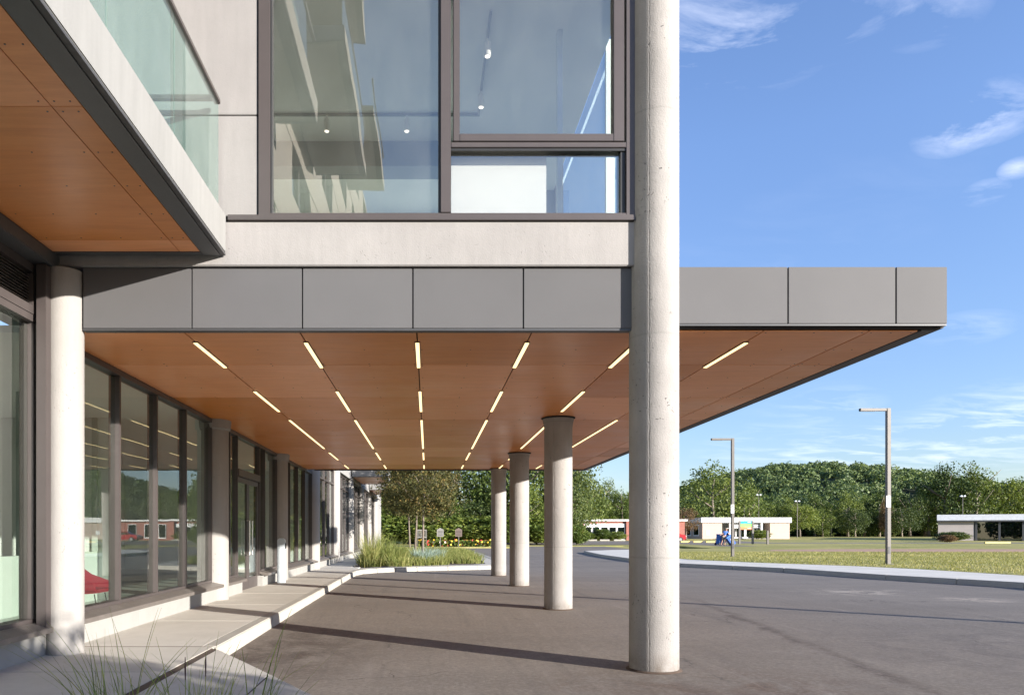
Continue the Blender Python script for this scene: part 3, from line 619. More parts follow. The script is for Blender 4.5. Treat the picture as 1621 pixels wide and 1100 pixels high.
balcony(-20.5, -14, 18.7, 'fourth floor balcony mirrored in the big upper window, farthest', False, soffit=M_WALLB)

# ------------------------------------------------------------------ canopy
can = empty('entrance_canopy', (1, 16, 3.7), 'wide flat entrance canopy with grey metal fascia and brown timber soffit with light strips', 'canopy')
CX0, CX1, CY0, CY1 = -3.93, 5.64, 7.77, 24.86
B('core', M_BLACK, can, -3.735, CX1 - .05, CY0 + .03, CY1 - .05, SOF + .022, 4.30)
B('roof_membrane', M_TRIM, can, CX0 + .1, CX1 - .05, CY0 + .53, CY1 - .05, 4.302, 4.32)
def fp(x0, x1, y0, y1, z0, z1): B('fascia_panel', M_FASC, can, x0, x1, y0, y1, z0, z1, bevel=.004)
fx = [-3.748] + [(p - VX) * CY0 / F for p in (304.5, 479, 653.5, 828)] + [2.30]
for a, b_ in zip(fx[:-1], fx[1:]): fp(a + .006, b_ - .006, CY0 - .02, CY0 + .02, 3.675, 4.325)
fx = [2.31] + [(p - VX) * CY0 / F for p in (1246, 1416.5)] + [CX1]
for a, b_ in zip(fx[:-1], fx[1:]): fp(a + .006, b_ - (.006 if b_ < 5.6 else 0), CY0 - .02, CY0 + .02, 3.726, 4.340)
B('lip', M_TRIM, can, -3.748, 2.30, CY0 - .012, CY0 + .08, 3.652, 3.672); B('lip', M_TRIM, can, 2.31, CX1, CY0 - .012, CY0 + .03, 3.705, 3.723)
yy = CY0 + .022
while yy < CY1 - .1:
    y2 = min(yy + 2.27, CY1); fp(CX1 - .04, CX1, yy + .006, y2 - .006, 3.69, 4.340); yy = y2
B('edge_trim', M_FASC, can, CX1 - .20, CX1 - .045, CY0 + .085, CY1 - .1, 3.678, 3.70); B('edge_gap', M_BLACK, can, CX1 - .235, CX1 - .205, CY0 + .09, CY1 - .1, 3.674, 3.69)
xx = CX0
while xx < CX1 - .05:
    x2 = min(xx + 1.277, CX1 - .045); fp(xx + .006, x2 - .006, CY1 - .04, CY1, 3.66, 4.34); xx = x2
B('lip', M_TRIM, can, CX0, CX1 - .045, CY1 - .1, CY1 - .045, 3.628, 3.70)
ROWX = [-2.695, -1.414, -.120, 1.154, 2.430, 3.695]
jx = [-4.22] + ROWX + [4.86, CX1 - .24]
jy = [CY0 + .085, 9.41, 11.68, 13.95, 16.22, 18.49, 20.76, 23.03, CY1 - .105]
for a, b_ in zip(jx[:-1], jx[1:]):
    for c, d in zip(jy[:-1], jy[1:]):
        if a < -4 and c < 8: MB().prism([(-3.785, c + .006), (b_ - .008, c + .006), (b_ - .008, d - .006), (-4.21, d - .006), (-4.21, 8.37), (-4.02, 8.37)], 'z', SOF, SOF + .014).build('soffit_panel', M_WOOD, can); continue
        me = MB().box(a + .008, b_ - .008, c + .006, d - .006, SOF, SOF + .014); o = me.build('soffit_panel', M_WOOD, can)
sm = MB()
for a, b_ in zip(jx[:-1], jx[1:]):
    for c, d in zip(jy[:-1], jy[1:]):
        if c > 16: continue
        n = 3 if d - c > 1.8 else 2
        for i in range(n + 1):
            for x in (a + .05, (a + b_) / 2, b_ - .05): sm.lathe(x, c + .05 + i * (d - c - .1) / n, [(.008, SOF - .003), (.008, SOF)], 6)
tag(sm.build('panel_screw', M_TRIM, can), kind='stuff')
LY = [(8.27, 9.52), (11.11, 12.95), (13.93, 18.60), (19.52, 21.45), (23.12, 24.32)]
for x in ROWX:
    for a, b_ in LY:
        if x > 3.6 and b_ > 23: pass
        l = MB().box(x - .030, x + .030, a, b_, SOF - .012, SOF + .01).build('light_strip', M_TRIM, can)
        B('diffuser', M_LIGHT, l, x - .022, x + .022, a + .012, b_ - .012, SOF - .020, SOF - .0125)

# ------------------------------------------------------------------ free-standing columns
def column(x, y, r, top, label, collar=True):
    c = empty('concrete_column', (x, y, 0), label, 'column', 'round concrete columns under the canopy')
    m = MB(); z = [-.01, .02, .5, 1.1, 1.8, 2.6, 3.2, top - .22] + ([] if collar else [4.2, 5.5, 7, top]); z = sorted(set([q for q in z if q < top - .2] + ([top - .20] if collar else [top])))
    prof = [(r * (1.0 + (.008 if q < .05 else 0)), q if q > 0 else -.08) for q in z]
    if collar: prof += [(r + .012, top - .12), (r + .028, top - .05), (r + .030, top - .03)]
    m.lathe(x, y, prof, 56); sh = m.build('shaft', M_COL, c, smooth=True)
    MB().lathe(x, y, [(r + .035, H(y) + .001), (r + .022, H(y) + .010), (r + .004, H(y) + .018)], 48, wob=.03).build('base_sealant', M_SOIL, c, smooth=True)
    if collar: MB().lathe(x, y, [(r + .03, top - .028), (r + .055, top - .015), (r + .055, top - .001)], 40, wob=.03).build('sealant_collar', M_BLACK, c, smooth=True)
    return c
column(2.471, 7.80, .262, 9.4, 'nearest and tallest round concrete column, passing in front of the canopy fascia', False)
column(2.515, 13.75, .268, SOF, 'second round concrete column from the camera, under the timber soffit')
column(2.535, 19.75, .268, SOF, 'third round concrete column, between the second and the farthest')
column(2.435, 24.50, .258, SOF, 'farthest and smallest round concrete column by the planting bed')

# ------------------------------------------------------------------ lobby interior
lob = empty('lobby_interior', (-8, 12, 0), kind='structure')
B('lobby_floor', M_INTF, lob, -11, XG - .151, -6, 26, .05, .16)
B('lobby_ceiling', M_CEIL, lob, -11, XG - .11, 8.0, 26, 3.70, 3.78)
B('lobby_ceiling', M_CEIL, lob, -11, XG - .11, -6, 7.99, 4.30, 4.38)
B('lobby_wall', M_INTW, lob, -11.1, -11, -6, 26, .05, 4.4)
B('lobby_wall', M_INTW, lob, -10.99, -4.6, 25.9, 26, .16, 3.69)
B('lobby_wall', M_INTW, lob, -10.99, -6.2, 7.95, 8.1, .16, 3.69)
B('lobby_wall', M_INTW, lob, -10.99, -6.2, 13.9, 14.05, .16, 3.69)
B('lobby_wall', M_INTW, lob, -6.35, -6.2, 2, 5.2, .16, 4.29)
B('lobby_partition', M_INTG, lob, -6.5, -6.42, 10.0, 13.9, .16, 1.1)
for yy in (10, 11.3, 12.6, 13.85): B('partition_post', M_INTG, lob, -6.52, -6.41, yy, yy + .07, 1.1, 3.69)
B('lobby_counter', M_INTW, lob, -8.4, -7.6, 9.5, 12.5, .16, 1.2); B('lobby_column', M_PIL, lob, -7.3, -6.9, 8.8, 9.2, .16, 3.69)
B('lobby_wall', M_INTD, lob, -10.99, -9, 20, 20.1, .16, 3.69)
# red chair
ch = empty('lounge_chair', (-5.10, 11.0, .16), 'red upholstered lounge chair on thin black legs behind the first glass pane', 'chair')
x, y, z = -5.10, 11.0, .16
MB().prism([(x - .28, z + .40), (x + .30, z + .44), (x + .33, z + .50), (x - .22, z + .52), (x - .42, z + 1.02), (x - .50, z + 1.0), (x - .36, z + .46)], 'y', y - .30, y + .30).build('seat_shell', M_RED, ch, bevel=.03)
for s in (-1, 1): MB().prism([(x - .36, z + .48), (x + .28, z + .48), (x + .26, z + .62), (x - .1, z + .74), (x - .42, z + .95)], 'y', y + s * .30, y + s * .34).build('side_wing', M_RED, ch, bevel=.012)
for sx, sy in ((-.26, -.22), (.26, -.22), (-.26, .22), (.26, .22)): MB().tube([(x + sx * .8, y + sy, z + .42), (x + sx * 1.1, y + sy * 1.1, z)], .011, 6).build('leg', M_TYRE, ch)

ch.scale = (.8, .8, .88); ch.location.x = -5.22
# door operator post
p = empty('door_operator_post', (-3.86, 18.85, .15), 'pale grey steel push button post with rounded top beside the entrance doors', 'post')
x, y = -3.86, 18.85
MB().prism([(x - .10, .15), (x + .10, .15), (x + .10, 1.26), (x + .085, 1.30), (x + .04, 1.325), (x - .04, 1.325), (x - .085, 1.30), (x - .10, 1.26)], 'y', y - .08, y + .08).build('body', M_STEEL, p, bevel=.01)
MB().lathe(0, 0, [(.075, 0), (.075, .012), (.06, .02)], 20).build('push_plate', M_TYRE, p, origin=(0, 0, 0)); q = bpy.data.objects[[c.name for c in p.children if c.name.startswith('push_plate')][0]]
q.rotation_euler = (0, R(90), 0); q.location = (.10, 0, .97)

# ------------------------------------------------------------------ street lamps
M_SIGNW = simple('sign_white', (.72, .72, .70), .4, var=.03); M_SIGNK = simple('sign_black', (.02, .02, .02), .5); M_SIGNR = simple('sign_red', (.5, .03, .03), .5)
def lamp(x, y, h, label, sign=True, s=.16):
    z = .15; l = empty('street_lamp', (x, y, z), label, 'street lamp', 'square street lamps on the lawn')
    B('pole', M_LAMPB, l, x - s / 2, x + s / 2, y - s / 2, y + s / 2, z, z + h, bevel=.01)
    B('base_plate', M_TRIM, l, x - s * .95, x + s * .95, y - s * .95, y + s * .95, z - .01, z + .03)
    B('access_hatch', M_TRIM, l, x - s * .3, x + s * .3, y - s / 2 - .006, y - s / 2 - .001, z + .45, z + .75)
    B('arm', M_LAMPB, l, x - 1.18, x - s / 2 - .001, y - .06, y + .06, z + h - .115, z + h - .002, bevel=.008)
    B('lamp_head', M_TRIM, l, x - 1.19, x - .55, y - .055, y + .055, z + h - .125, z + h - .117)
    B('end_cap', M_TYRE, l, x - 1.20, x - 1.181, y - .055, y + .055, z + h - .11, z + h - .01)
    if sign:
        zz = z + h * .40
        sg = B('no_parking_sign', M_SIGNW, l, x - .13, x + .05, y - s / 2 - .02, y - s / 2 - .008, zz - .22, zz + .26)
        m = MB(); n = 20; yq = y - s / 2 - .0225
        for i in range(n):
            a, b_ = 2 * math.pi * i / n, 2 * math.pi * (i + 1) / n; cx, cz = x - .04, zz + .12
            m.add([(cx + r_ * math.cos(t_), yy_, cz + r_ * math.sin(t_)) for yy_ in (yq, yq + .002) for t_ in (a, b_) for r_ in (.055, .075)], [(0, 1, 3, 2), (4, 6, 7, 5), (1, 5, 7, 3), (0, 2, 6, 4)])
        m.build('sign_ring', M_SIGNK, sg)
        tx = bpy.data.curves.new('sign_letter', 'FONT'); tx.body = 'P'; tx.size = .13; tx.extrude = .001; tx.align_x = 'CENTER'; tx.align_y = 'CENTER'
        me = bpy.data.meshes.new_from_object(bpy.data.objects.new('tmp', tx)); me.transform(Matrix.Translation((-.04, -s / 2 - .0225, zz + .12 - z)) @ Matrix.Rotation(R(90), 4, 'X')); link('sign_letter', me, M_SIGNK, sg)
        MB().box(x - .11, x + .03, yq, yq + .002, zz - .03, zz - .015).box(x - .09, x + .01, yq, yq + .002, zz - .08, zz - .065).box(x - .11, x + .03, yq, yq + .002, zz - .17, zz - .14).build('sign_bar', M_SIGNK, sg)
lamp(19.35, 30.0, 6.55, 'nearer and taller square grey street lamp with sign on the lawn at right', s=.155)
lamp(17.0, 39.8, 6.60, 'farther square grey street lamp beside the blue bins, with small sign', s=.15)
lamp(20.6, 3.75, 6.6, 'street lamp outside the frame whose thin shadow crosses the asphalt', False)
def pole_light(px, py, yb, d, label, two=True):
    z = H(d) + .0; X = (px - VX) * d / F; top = EYE + (VY - py) * d / F; l = empty('floodlight_pole', (X, d, z), label, 'light pole', 'thin floodlight poles by the far buildings')
    MB().tube([(X, d, z), (X, d, top)], [.07, .04], 8).build('pole', M_LAMPB, l)
    if two:
        for s in (-1, 1): MB().box(X + s * .3 - .14, X + s * .3 + .14, d - .15, d + .15, top - .08, top + .1).build('floodlight', M_STEEL, l)
        B('crossbar', M_LAMPB, l, X - .5, X + .5, d - .03, d + .03, top - .14, top - .1)
pole_light(1201, 783, 850, 132, 'thin floodlight pole rising behind the flat tan building, the taller one')
pole_light(1262, 793, 851, 128, 'thin floodlight pole right of the tan building against the trees')
pole_light(1524, 785, 848, 128, 'twin headed floodlight pole behind the grey block building at right')
pole_light(1178, 798, 850, 133, 'bare short pole behind the tan building roof', False)

# ------------------------------------------------------------------ far buildings
def XX(px, d): return (px - VX) * d / F
def ZZ(py, d): return EYE + (VY - py) * d / F
# tan flat roofed building
d = 120; z0 = H(d) - .05; tb = empty('tan_building', (XX(1180, d), d, z0), 'low tan block building with white roof band and glazed entrance behind the blue bins', 'building')
xa, xb = XX(1112, d), XX(1250, d); zt, zw = ZZ(819, d), ZZ(827, d); x1, x2 = XX(1143, d), XX(1219, d)
B('wall', M_TAN, tb, xa, x1, d, d + 9, z0, zw); B('wall', M_TAN, tb, x2, xb, d, d + 9, z0, zw)
B('recess_wall', M_INTD, tb, x1, x2, d + 2.2, d + 9, z0, zw)
B('roof_band', M_WHITEP, tb, xa - .3, xb + .2, d - .3, d + 9.2, zw, zt)
B('entrance_floor', M_KERB, tb, x1, x2, d - .2, d + 2.2, z0, z0 + .12)
for px in (1156, 1180, 1206): B('post', M_WHITEP, tb, XX(px, d) - .15, XX(px, d) + .15, d, d + .25, z0 + .12, zw)
sg = B('sign_board', M_WHITEP, tb, XX(1157, d), XX(1206, d), d + .3, d + .4, ZZ(835, d), ZZ(830, d))
for i in range(9): B('sign_letter', M_SIGNK, sg, XX(1194 + i * 1.2, d), XX(1194.7 + i * 1.2, d), d + .285, d + .298, ZZ(833.3, d), ZZ(831.8, d))
for a, c in ((1157, 1166), (1167, 1173), (1174, 1180), (1181, 1188), (1189, 1199), (1207, 1216)):
    w = MB().box(XX(a, d), XX(c, d), d + 2.05, d + 2.19, z0 + .12, ZZ(835, d)).build('window_frame', M_WHITEP, tb); B('pane', M_GLASSD, w, XX(a + .8, d), XX(c - .8, d), d + 2.02, d + 2.045, z0 + .35, ZZ(836, d))
B('wall_sign', M_WHITEP, tb, XX(1118, d), XX(1123, d), d - .04, d - .002, ZZ(846, d), ZZ(839.5, d))
for yy in (d + 1.5, d + 5.2): w = B('side_window', M_WHITEP, tb, xa - .04, xa - .002, yy, yy + 2.5, z0 + .5, zw - .3); B('pane', M_GLASSD, w, xa - .06, xa - .042, yy + .2, yy + 2.3, z0 + .7, zw - .5)
# brick building
d = 110; z0 = H(d) - .05; bb = empty('brick_building', (XX(960, d), d, z0), 'low red brick building with white roof edge and a row of five windows', 'building')
xa, xb = XX(919, d), XX(1084, d); zt, zw = ZZ(822, d), ZZ(824.6, d)
B('wall', M_BRICK, bb, xa, xb, d, d + 8, z0, zw); B('roof_band', M_WHITEP, bb, xa - .35, xb + .3, d - .4, d + 8.3, zw, zt)
B('pier', M_BRICK, bb, XX(920, d), XX(923.5, d), d - .35, d - .002, z0, zw - .01); B('pier', M_BRICK, bb, XX(990.5, d), XX(994.5, d), d - .35, d - .002, z0, zw - .01)
for i in range(5):
    a, c = XX(924.5 + i * 13.1, d), XX(924.5 + (i + 1) * 13.1, d) - .08
    w = MB().box(a, c, d - .08, d - .002, ZZ(854, d), ZZ(828.5, d)).build('window', M_WHITEP, bb)
    B('upper_panel', M_WHITEP, w, a + .1, c - .1, d - .12, d - .082, ZZ(833.5, d), ZZ(829, d)); B('blind', M_SAGE if False else M_INTW, w, a + .12, c - .12, d - .11, d - .082, ZZ(839 + (i % 3) * 2.5, d) , ZZ(834.3, d))
    B('pane', M_GLASSD, w, a + .12, c - .12, d - .13, d - .112, ZZ(853, d) + .9, ZZ(834.3, d))
for a, c in ((1003, 1013), (1016, 1022), (1026, 1040), (1050, 1066)):
    w = MB().box(XX(a, d), XX(c, d), d - .08, d - .002, z0 + .3, ZZ(829, d)).build('window', M_WHITEP, bb); B('pane', M_GLASSD, w, XX(a + 1, d), XX(c - 1, d), d - .11, d - .082, z0 + .5, ZZ(830, d))
# right grey-block building
d = 108; z0 = H(d) - .05; rb = empty('grey_block_building', (XX(1560, d), d, z0), 'low building with pale sloping roof band, grey block wall and dark glazing at right edge', 'building')
def rbx(px): return XX(px, d)
def yv(x): return 108 - (x - rbx(1485)) * .42
def slab(name, mat, x0, x1, zA, zB, off=0, th=.3, par=None):
    a, c = yv(x0) - off, yv(x1) - off
    return MB().add([(x0, a, zA), (x1, c, zA), (x1 + th * .78, c + th, zA), (x0 + th * .78, a + th, zA), (x0, a, zB), (x1, c, zB), (x1 + th * .78, c + th, zB), (x0 + th * .78, a + th, zB)], [(0, 3, 2, 1), (4, 5, 6, 7), (0, 1, 5, 4), (1, 2, 6, 5), (2, 3, 7, 6), (3, 0, 4, 7)]).build(name, mat, par or rb)
xe = rbx(1485) + 34; zt = z0 + 3.9; zb_ = zt - .85
M_GREYB = brickmat('grey_block', (.42, .37, .35), (.38, .34, .32), (.36, .32, .30), .6)
slab('wall', M_GREYB, rbx(1485), rbx(1528), z0, zb_, 0, 12); slab('wall', M_TAN, rbx(1528), xe, z0, zb_, -4.5, 8)
slab('roof_band', simple('roof_band_grey', (.58, .60, .64), .5), rbx(1485) - .4, xe + .5, zb_, zt, .5, 14); slab('roof_edge', M_TRIM, rbx(1485) - .42, xe + .5, zb_ - .22, zb_ - .002, .52, .3)
slab('dark_interior', M_INTD, rbx(1528.5), rbx(1592), z0, zb_ - .01, -.8, .2)
x = rbx(1529)
for i in range(12):
    x2 = x + 2.6
    if x2 > xe: break
    w = slab('window_post', M_TRIM, x, x + .25, z0, zb_ - .23, .05, .2); slab('pane', M_GLASSD, x + .25, x2, z0 + .2, zb_ - .23, 0, .05, w); x = x2

# pylon sign
d = 76; z0 = H(d) + .15; ps = empty('pylon_sign', (XX(1181, d), d, z0), 'sign board with blue, green and orange bands on two grey posts', 'sign')
for px in (1170.5, 1191.5): B('post', M_LAMPB, ps, XX(px, d) - .09, XX(px, d) + .09, d - .09, d + .09, z0, ZZ(824, d))
M_TEAL = simple('sign_teal', (.0, .28, .40), .4); M_LIME = simple('sign_green', (.22, .55, .12), .4); M_ORNG = simple('sign_orange', (.62, .20, .08), .4)
for (a, c, mt) in ((828.2, 824.2, M_TEAL), (833.6, 828.3, M_LIME), (838, 833.7, M_ORNG)):
    q = B('sign_band', mt, ps, XX(1171.8, d), XX(1190.2, d), d - .05, d + .05, ZZ(a, d), ZZ(c, d))
    if mt is not M_LIME:
        for i in range(6): B('sign_letter', M_SIGNW, q, XX(1183 + i * 1.0, d), XX(1183.7 + i * 1.0, d), d - .056, d - .0505, ZZ((a + c) / 2 + .6, d), ZZ((a + c) / 2 - .5, d))
pp = empty('marker_post', (XX(1208.5, d), d - 1, z0), 'single thin grey post standing in the grass right of the banded sign', 'post'); B('post', M_LAMPB, pp, XX(1208, d) - .09, XX(1208, d) + .09, d - 1.1, d - .9, z0, ZZ(840, d))
pp = pp.children[0]; MB().box(XX(1208, d) - .1, XX(1208, d) + .1, d - 1.11, d - .89, ZZ(840, d), ZZ(840, d) + .04).build('post_cap', M_TYRE, bpy.data.objects['marker_post'])
# painted parking kerbs
M_KY = simple('yellow_kerb_paint', (.62, .47, .16), .7, var=.2)
i = 0
for a, b_, d in ((1078, 1092, 92), (1098, 1112, 91.6), (1118, 1132, 91.2), (928, 945, 104), (950, 965, 104), (972, 990, 104), (1560, 1600, 86), (880, 900, 104)):
    i += 1; t = MB().box(XX(a, d), XX(b_, d), d, d + .25, H(d) - .02, H(d) + .2).build('wheel_stop', M_KY if d < 100 else M_KERB, None, origin=(XX(a, d), d, H(d)))
    tag(t, {1: 'yellow wheel stop nearest the tall column at the far lot edge', 2: 'second yellow wheel stop at the far lot edge', 3: 'third yellow wheel stop, nearest the blue bins', 4: 'pale wheel stop under the left brick building windows', 5: 'pale wheel stop under the middle brick building windows', 6: 'pale wheel stop under the right brick building windows', 7: 'yellow kerb block in grass before the grey block building', 8: 'pale wheel stop left of the brick building beside the hedge'}[i], 'wheel stop', 'low wheel stops in the far car park')

# red car
def car(x, y, z, label):
    c = empty('parked_car', (x, y, z), label, 'car')
    pr = [(-2.1, .35), (-2.15, .75), (-1.9, .92), (-1.15, 1.0), (-.55, 1.42), (.75, 1.45), (1.45, 1.02), (2.0, .93), (2.15, .7), (2.1, .33)]
    MB().prism([(x + a, z + b) for a, b in pr], 'y', y - .85, y + .85).build('body', M_REDP, c, bevel=.06)
    for s in (-1, 1): MB().prism([(x + a, z + b) for a, b in [(-.98, 1.0), (-.5, 1.36), (.7, 1.39), (1.22, 1.03)]], 'y', y + s * .852, y + s * .862).build('side_glass', M_GLASSD, c)
    for sx in (-1.35, 1.35):
        for s in (-1, 1):
            m = MB(); m.lathe(0, 0, [(.33, -.11), (.33, .11)], 20); w = m.build('wheel', M_TYRE, c, origin=(0, 0, 0)); w.rotation_euler = (R(90), 0, 0); w.location = (sx, s * .80, .33)
            h = MB().lathe(0, 0, [(.2, -.118), (.2, .118)], 14).build('rim', M_CHROME, w, origin=(0, 0, 0))
    for sx in (-2.13, 2.13):
        for s in (-.6, .6): B('headlight', M_SIGNW, c, x + sx - .03, x + sx + .03, y + s - .15, y + s + .15, z + .68, z + .82)
car(XX(1083, 96) - 2.15, 96, H(96), 'small red car in the far lot, half hidden by the tall column')

# ------------------------------------------------------------------ person dragging two blue bins
def skinned(name, joints, edges, mat, parent, sub=2):
    me = bpy.data.meshes.new(name); me.from_pydata([j[0] for j in joints], edges, []); o = bpy.data.objects.new(name, me); COL.objects.link(o)
    o.modifiers.new('s', 'SKIN'); me.skin_vertices[0].data[0].use_root = True
    for i, j in enumerate(joints): r = j[1]; me.skin_vertices[0].data[i].radius = r if isinstance(r, tuple) else (r, r)
    o.modifiers.new('u', 'SUBSURF').levels = sub
    dg = bpy.context.evaluated_depsgraph_get(); m2 = bpy.data.meshes.new_from_object(o.evaluated_get(dg)); bpy.data.objects.remove(o)
    for p in m2.polygons: p.use_smooth = True
    return link(name, m2, mat, parent)
d = 70.0; px_ = XX(1146, d); pz = H(d) + .0
sheet_pad = sheet('bin_pad', [(XX(1120, d), 66.5), (XX(1175, d), 66.5), (XX(1175, d), 79.9), (XX(1120, d), 79.9)], .159, M_ASPH); tag(sheet_pad, kind='structure')
pz = H(d) + .16
pe = empty('person', (px_, d, pz), 'person in blue shirt and khaki shorts bending between two blue wheeled bins', 'person')
J = [((0, 0, .92), .13), ((.06, -.03, 1.10), .13), ((.13, -.06, 1.30), (.16, .12)), ((.17, -.08, 1.42), .06), ((.21, -.10, 1.56), (.085, .10)), ((.22, -.10, 1.64), .08),
     ((-.08, .0, .86), .095), ((-.16, -.02, .48), .062), ((-.26, .05, .09), .045), ((-.16, -.02, .03), .035),
     ((.09, .0, .86), .095), ((.14, -.10, .48), .062), ((.04, -.02, .09), .045), ((.14, -.06, .03), .035),
     ((-.03, -.05, 1.34), .06), ((-.18, -.06, 1.10), .042), ((-.36, -.04, 1.02), .033), ((-.43, -.05, 1.01), .035),
     ((.30, -.07, 1.33), .06), ((.44, -.10, 1.10), .042), ((.54, -.10, .98), .033), ((.60, -.10, .96), .035)]
E = [(0, 1), (1, 2), (2, 3), (3, 4), (4, 5), (0, 6), (6, 7), (7, 8), (8, 9), (0, 10), (10, 11), (11, 12), (12, 13), (2, 14), (14, 15), (15, 16), (16, 17), (2, 18), (18, 19), (19, 20), (20, 21)]
skinned('body', J, E, M_SKIN, pe)
skinned('shirt', [((0, 0, .90), .155), ((.06, -.03, 1.10), .15), ((.13, -.06, 1.30), (.18, .14)), ((.15, -.07, 1.39), .09), ((-.03, -.05, 1.34), .08), ((-.11, -.055, 1.20), .065), ((.30, -.07, 1.33), .08), ((.38, -.085, 1.2), .065)], [(0, 1), (1, 2), (2, 3), (2, 4), (4, 5), (2, 6), (6, 7)], M_SHIRT, pe)
skinned('shorts', [((0, 0, .93), .145), ((-.08, 0, .85), .115), ((-.14, -.015, .56), .095), ((.09, 0, .85), .115), ((.13, -.07, .56), .095)], [(0, 1), (1, 2), (0, 3), (3, 4)], M_SHORT, pe)
skinned('hair', [((.20, -.06, 1.62), .085), ((.22, -.07, 1.69), .075)], [(0, 1)], M_HAIR, pe)
for sx in (-.20, .10): MB().box(sx - .09, sx + .13, -.07 if sx > 0 else -.02, .02 if sx > 0 else .07, .0, .075).build('shoe', M_TYRE, pe, bevel=.02, origin=(0, 0, 0))
def bin_(x, y, z, tilt, label, rz=0):
    b = empty('wheeled_bin', (x, y, z), label, 'bin', 'blue wheeled bins pulled by the person'); b.rotation_euler = (0, tilt, rz)
    o = (0, 0, 0); a, c = .24, .31
    MB().add([(-a, -a, .08), (a, -a, .08), (a, a, .08), (-a, a, .08), (-c, -c, 1.0), (c, -c, 1.0), (c, c, 1.0), (-c, c, 1.0)], [(0, 3, 2, 1), (4, 5, 6, 7), (0, 1, 5, 4), (1, 2, 6, 5), (2, 3, 7, 6), (3, 0, 4, 7)]).build('body', M_BLUEB, b, bevel=.03, origin=o)
    MB().prism([(-.34, 1.0), (.34, 1.0), (.33, 1.06), (.1, 1.11), (-.3, 1.08)], 'y', -.33, .33).build('lid', M_BLUEL, b, bevel=.015, origin=o)
    MB().tube([(-.33, -.2, .98), (-.42, -.2, 1.0), (-.42, .2, 1.0), (-.33, .2, .98)], .018, 6).build('handle', M_BLUEB, b, origin=o)
    for s in (-1, 1):
        w = MB().lathe(0, 0, [(.13, -.03), (.13, .03)], 16).build('wheel', M_TYRE, b, origin=o); w.rotation_euler = (R(90), 0, 0); w.location = (-.22, s * .28, .10)
    MB().lathe(0, 0, [(.09, 0), (.09, .004)], 18).build('emblem', M_SIGNW, b, origin=o); q = [q for q in b.children if q.name.startswith('emblem')][0]; q.rotation_euler = (R(90 - 4), 0, 0); q.location = (0, -.296, .68)
bin_(px_ + .92, d - .05, pz, R(-32), 'larger blue wheeled bin with white emblem tipped towards the person')
bin_(px_ - .32, d + .35, pz, R(12), 'smaller looking blue wheeled bin left of the person', R(20))

# ------------------------------------------------------------------ vegetation
def crown_mesh(name, mat, n_cl, per, leaf, rx=1., rz=1., seed=0, low=-.8, gap=.0, cl_r=.28):
    r = np.random.default_rng(seed); c = []
    while len(c) < n_cl:
        p = r.normal(size=3); p /= np.linalg.norm(p); rad = r.uniform(.45, 1.0) ** .6
        p = p * rad
        if p[2] < low: continue
        a = math.atan2(p[1], p[0]); bump = 1 + .17 * math.sin(3 * a + seed) + .12 * math.sin(5 * a + 2 * seed + 3 * p[2]) + .1 * r.normal()
        p[0] *= rx * bump; p[1] *= rx * bump; p[2] *= rz * (1 + .10 * r.normal())
        c.append(p)
    c = np.array(c); cr = cl_r * r.uniform(.55, 1.25, n_cl)
    off = r.normal(size=(n_cl, per, 3)); off /= np.linalg.norm(off, axis=2, keepdims=True) + 1e-6; off *= (r.uniform(.3, 1, (n_cl, per, 1)) ** .5) * cr[:, None, None] * np.array([1.1, 1.1, .75])
    ctr = (c[:, None, :] + off).reshape(-1, 3); k = len(ctr)
    nrm = r.normal(size=(k, 3)) + off.reshape(-1, 3) / cl_r * .9 + np.array([0, 0, .5]); nrm /= np.linalg.norm(nrm, axis=1, keepdims=True)
    t = r.normal(size=(k, 3)); t -= nrm * (t * nrm).sum(1, keepdims=True); t /= np.linalg.norm(t, axis=1, keepdims=True); b = np.cross(nrm, t)
    s = leaf * r.uniform(.6, 1.4, (k, 1)); v = np.stack([ctr - t * s, ctr - b * s * .55, ctr + t * s, ctr + b * s * .55], 1).reshape(-1, 3)
    kk = len(v) // 4; me = bpy.data.meshes.new(name); me.vertices.add(len(v)); me.vertices.foreach_set('co', v.astype(np.float32).ravel()); me.loops.add(len(v)); me.loops.foreach_set('vertex_index', np.arange(len(v), dtype=np.int32))
    me.polygons.add(kk); me.polygons.foreach_set('loop_start', np.arange(0, len(v), 4, dtype=np.int32)); me.update(calc_edges=True); me.materials.append(mat); return me
def trunk_mesh(name, h, r0, mat, seed=0, limbs=6, spread=.5, top=.9):
    rr = random.Random(seed); m = MB(); pts = [(0, 0, 0)]; n = 6
    for i in range(1, n + 1): pts.append((rr.uniform(-.04, .04) * h * i / n, rr.uniform(-.04, .04) * h * i / n, h * i / n))
    m.tube(pts, [r0 * (1.25 if i == 0 else 1 - .75 * i / n) for i in range(n + 1)], 8)
    for k in range(limbs):
        t = rr.uniform(.5, .85); a = rr.uniform(0, 6.28); p = Vector(pts[int(t * n)]); L_ = h * spread * rr.uniform(.5, .9)
        q = p + Vector((math.cos(a) * L_ * .5, math.sin(a) * L_ * .5, L_ * .45)); e = p + Vector((math.cos(a) * L_ * .9, math.sin(a) * L_ * .9, L_ * top))
        m.tube([p, q, e], [r0 * .42, r0 * .28, r0 * .08], 6)
    me = bpy.data.meshes.new(name); me.from_pydata(m.v, [], m.f)
    for p in me.polygons: p.use_smooth = True
    me.materials.append(mat); return me
CR = [crown_mesh('crown', M_LEAF[0], 130, 46, .036, .92, .95, 3, -.75), crown_mesh('crown', M_LEAF[1], 130, 46, .036, .80, 1.0, 8, -.8),
      crown_mesh('crown', M_LEAF[2], 120, 46, .036, .95, .88, 15, -.7), crown_mesh('crown', M_LEAF[0], 110, 46, .038, .7, 1.05, 21, -.85, cl_r=.25), crown_mesh('crown', M_LEAF[1], 130, 46, .034, 1.0, .8, 33, -.6)]
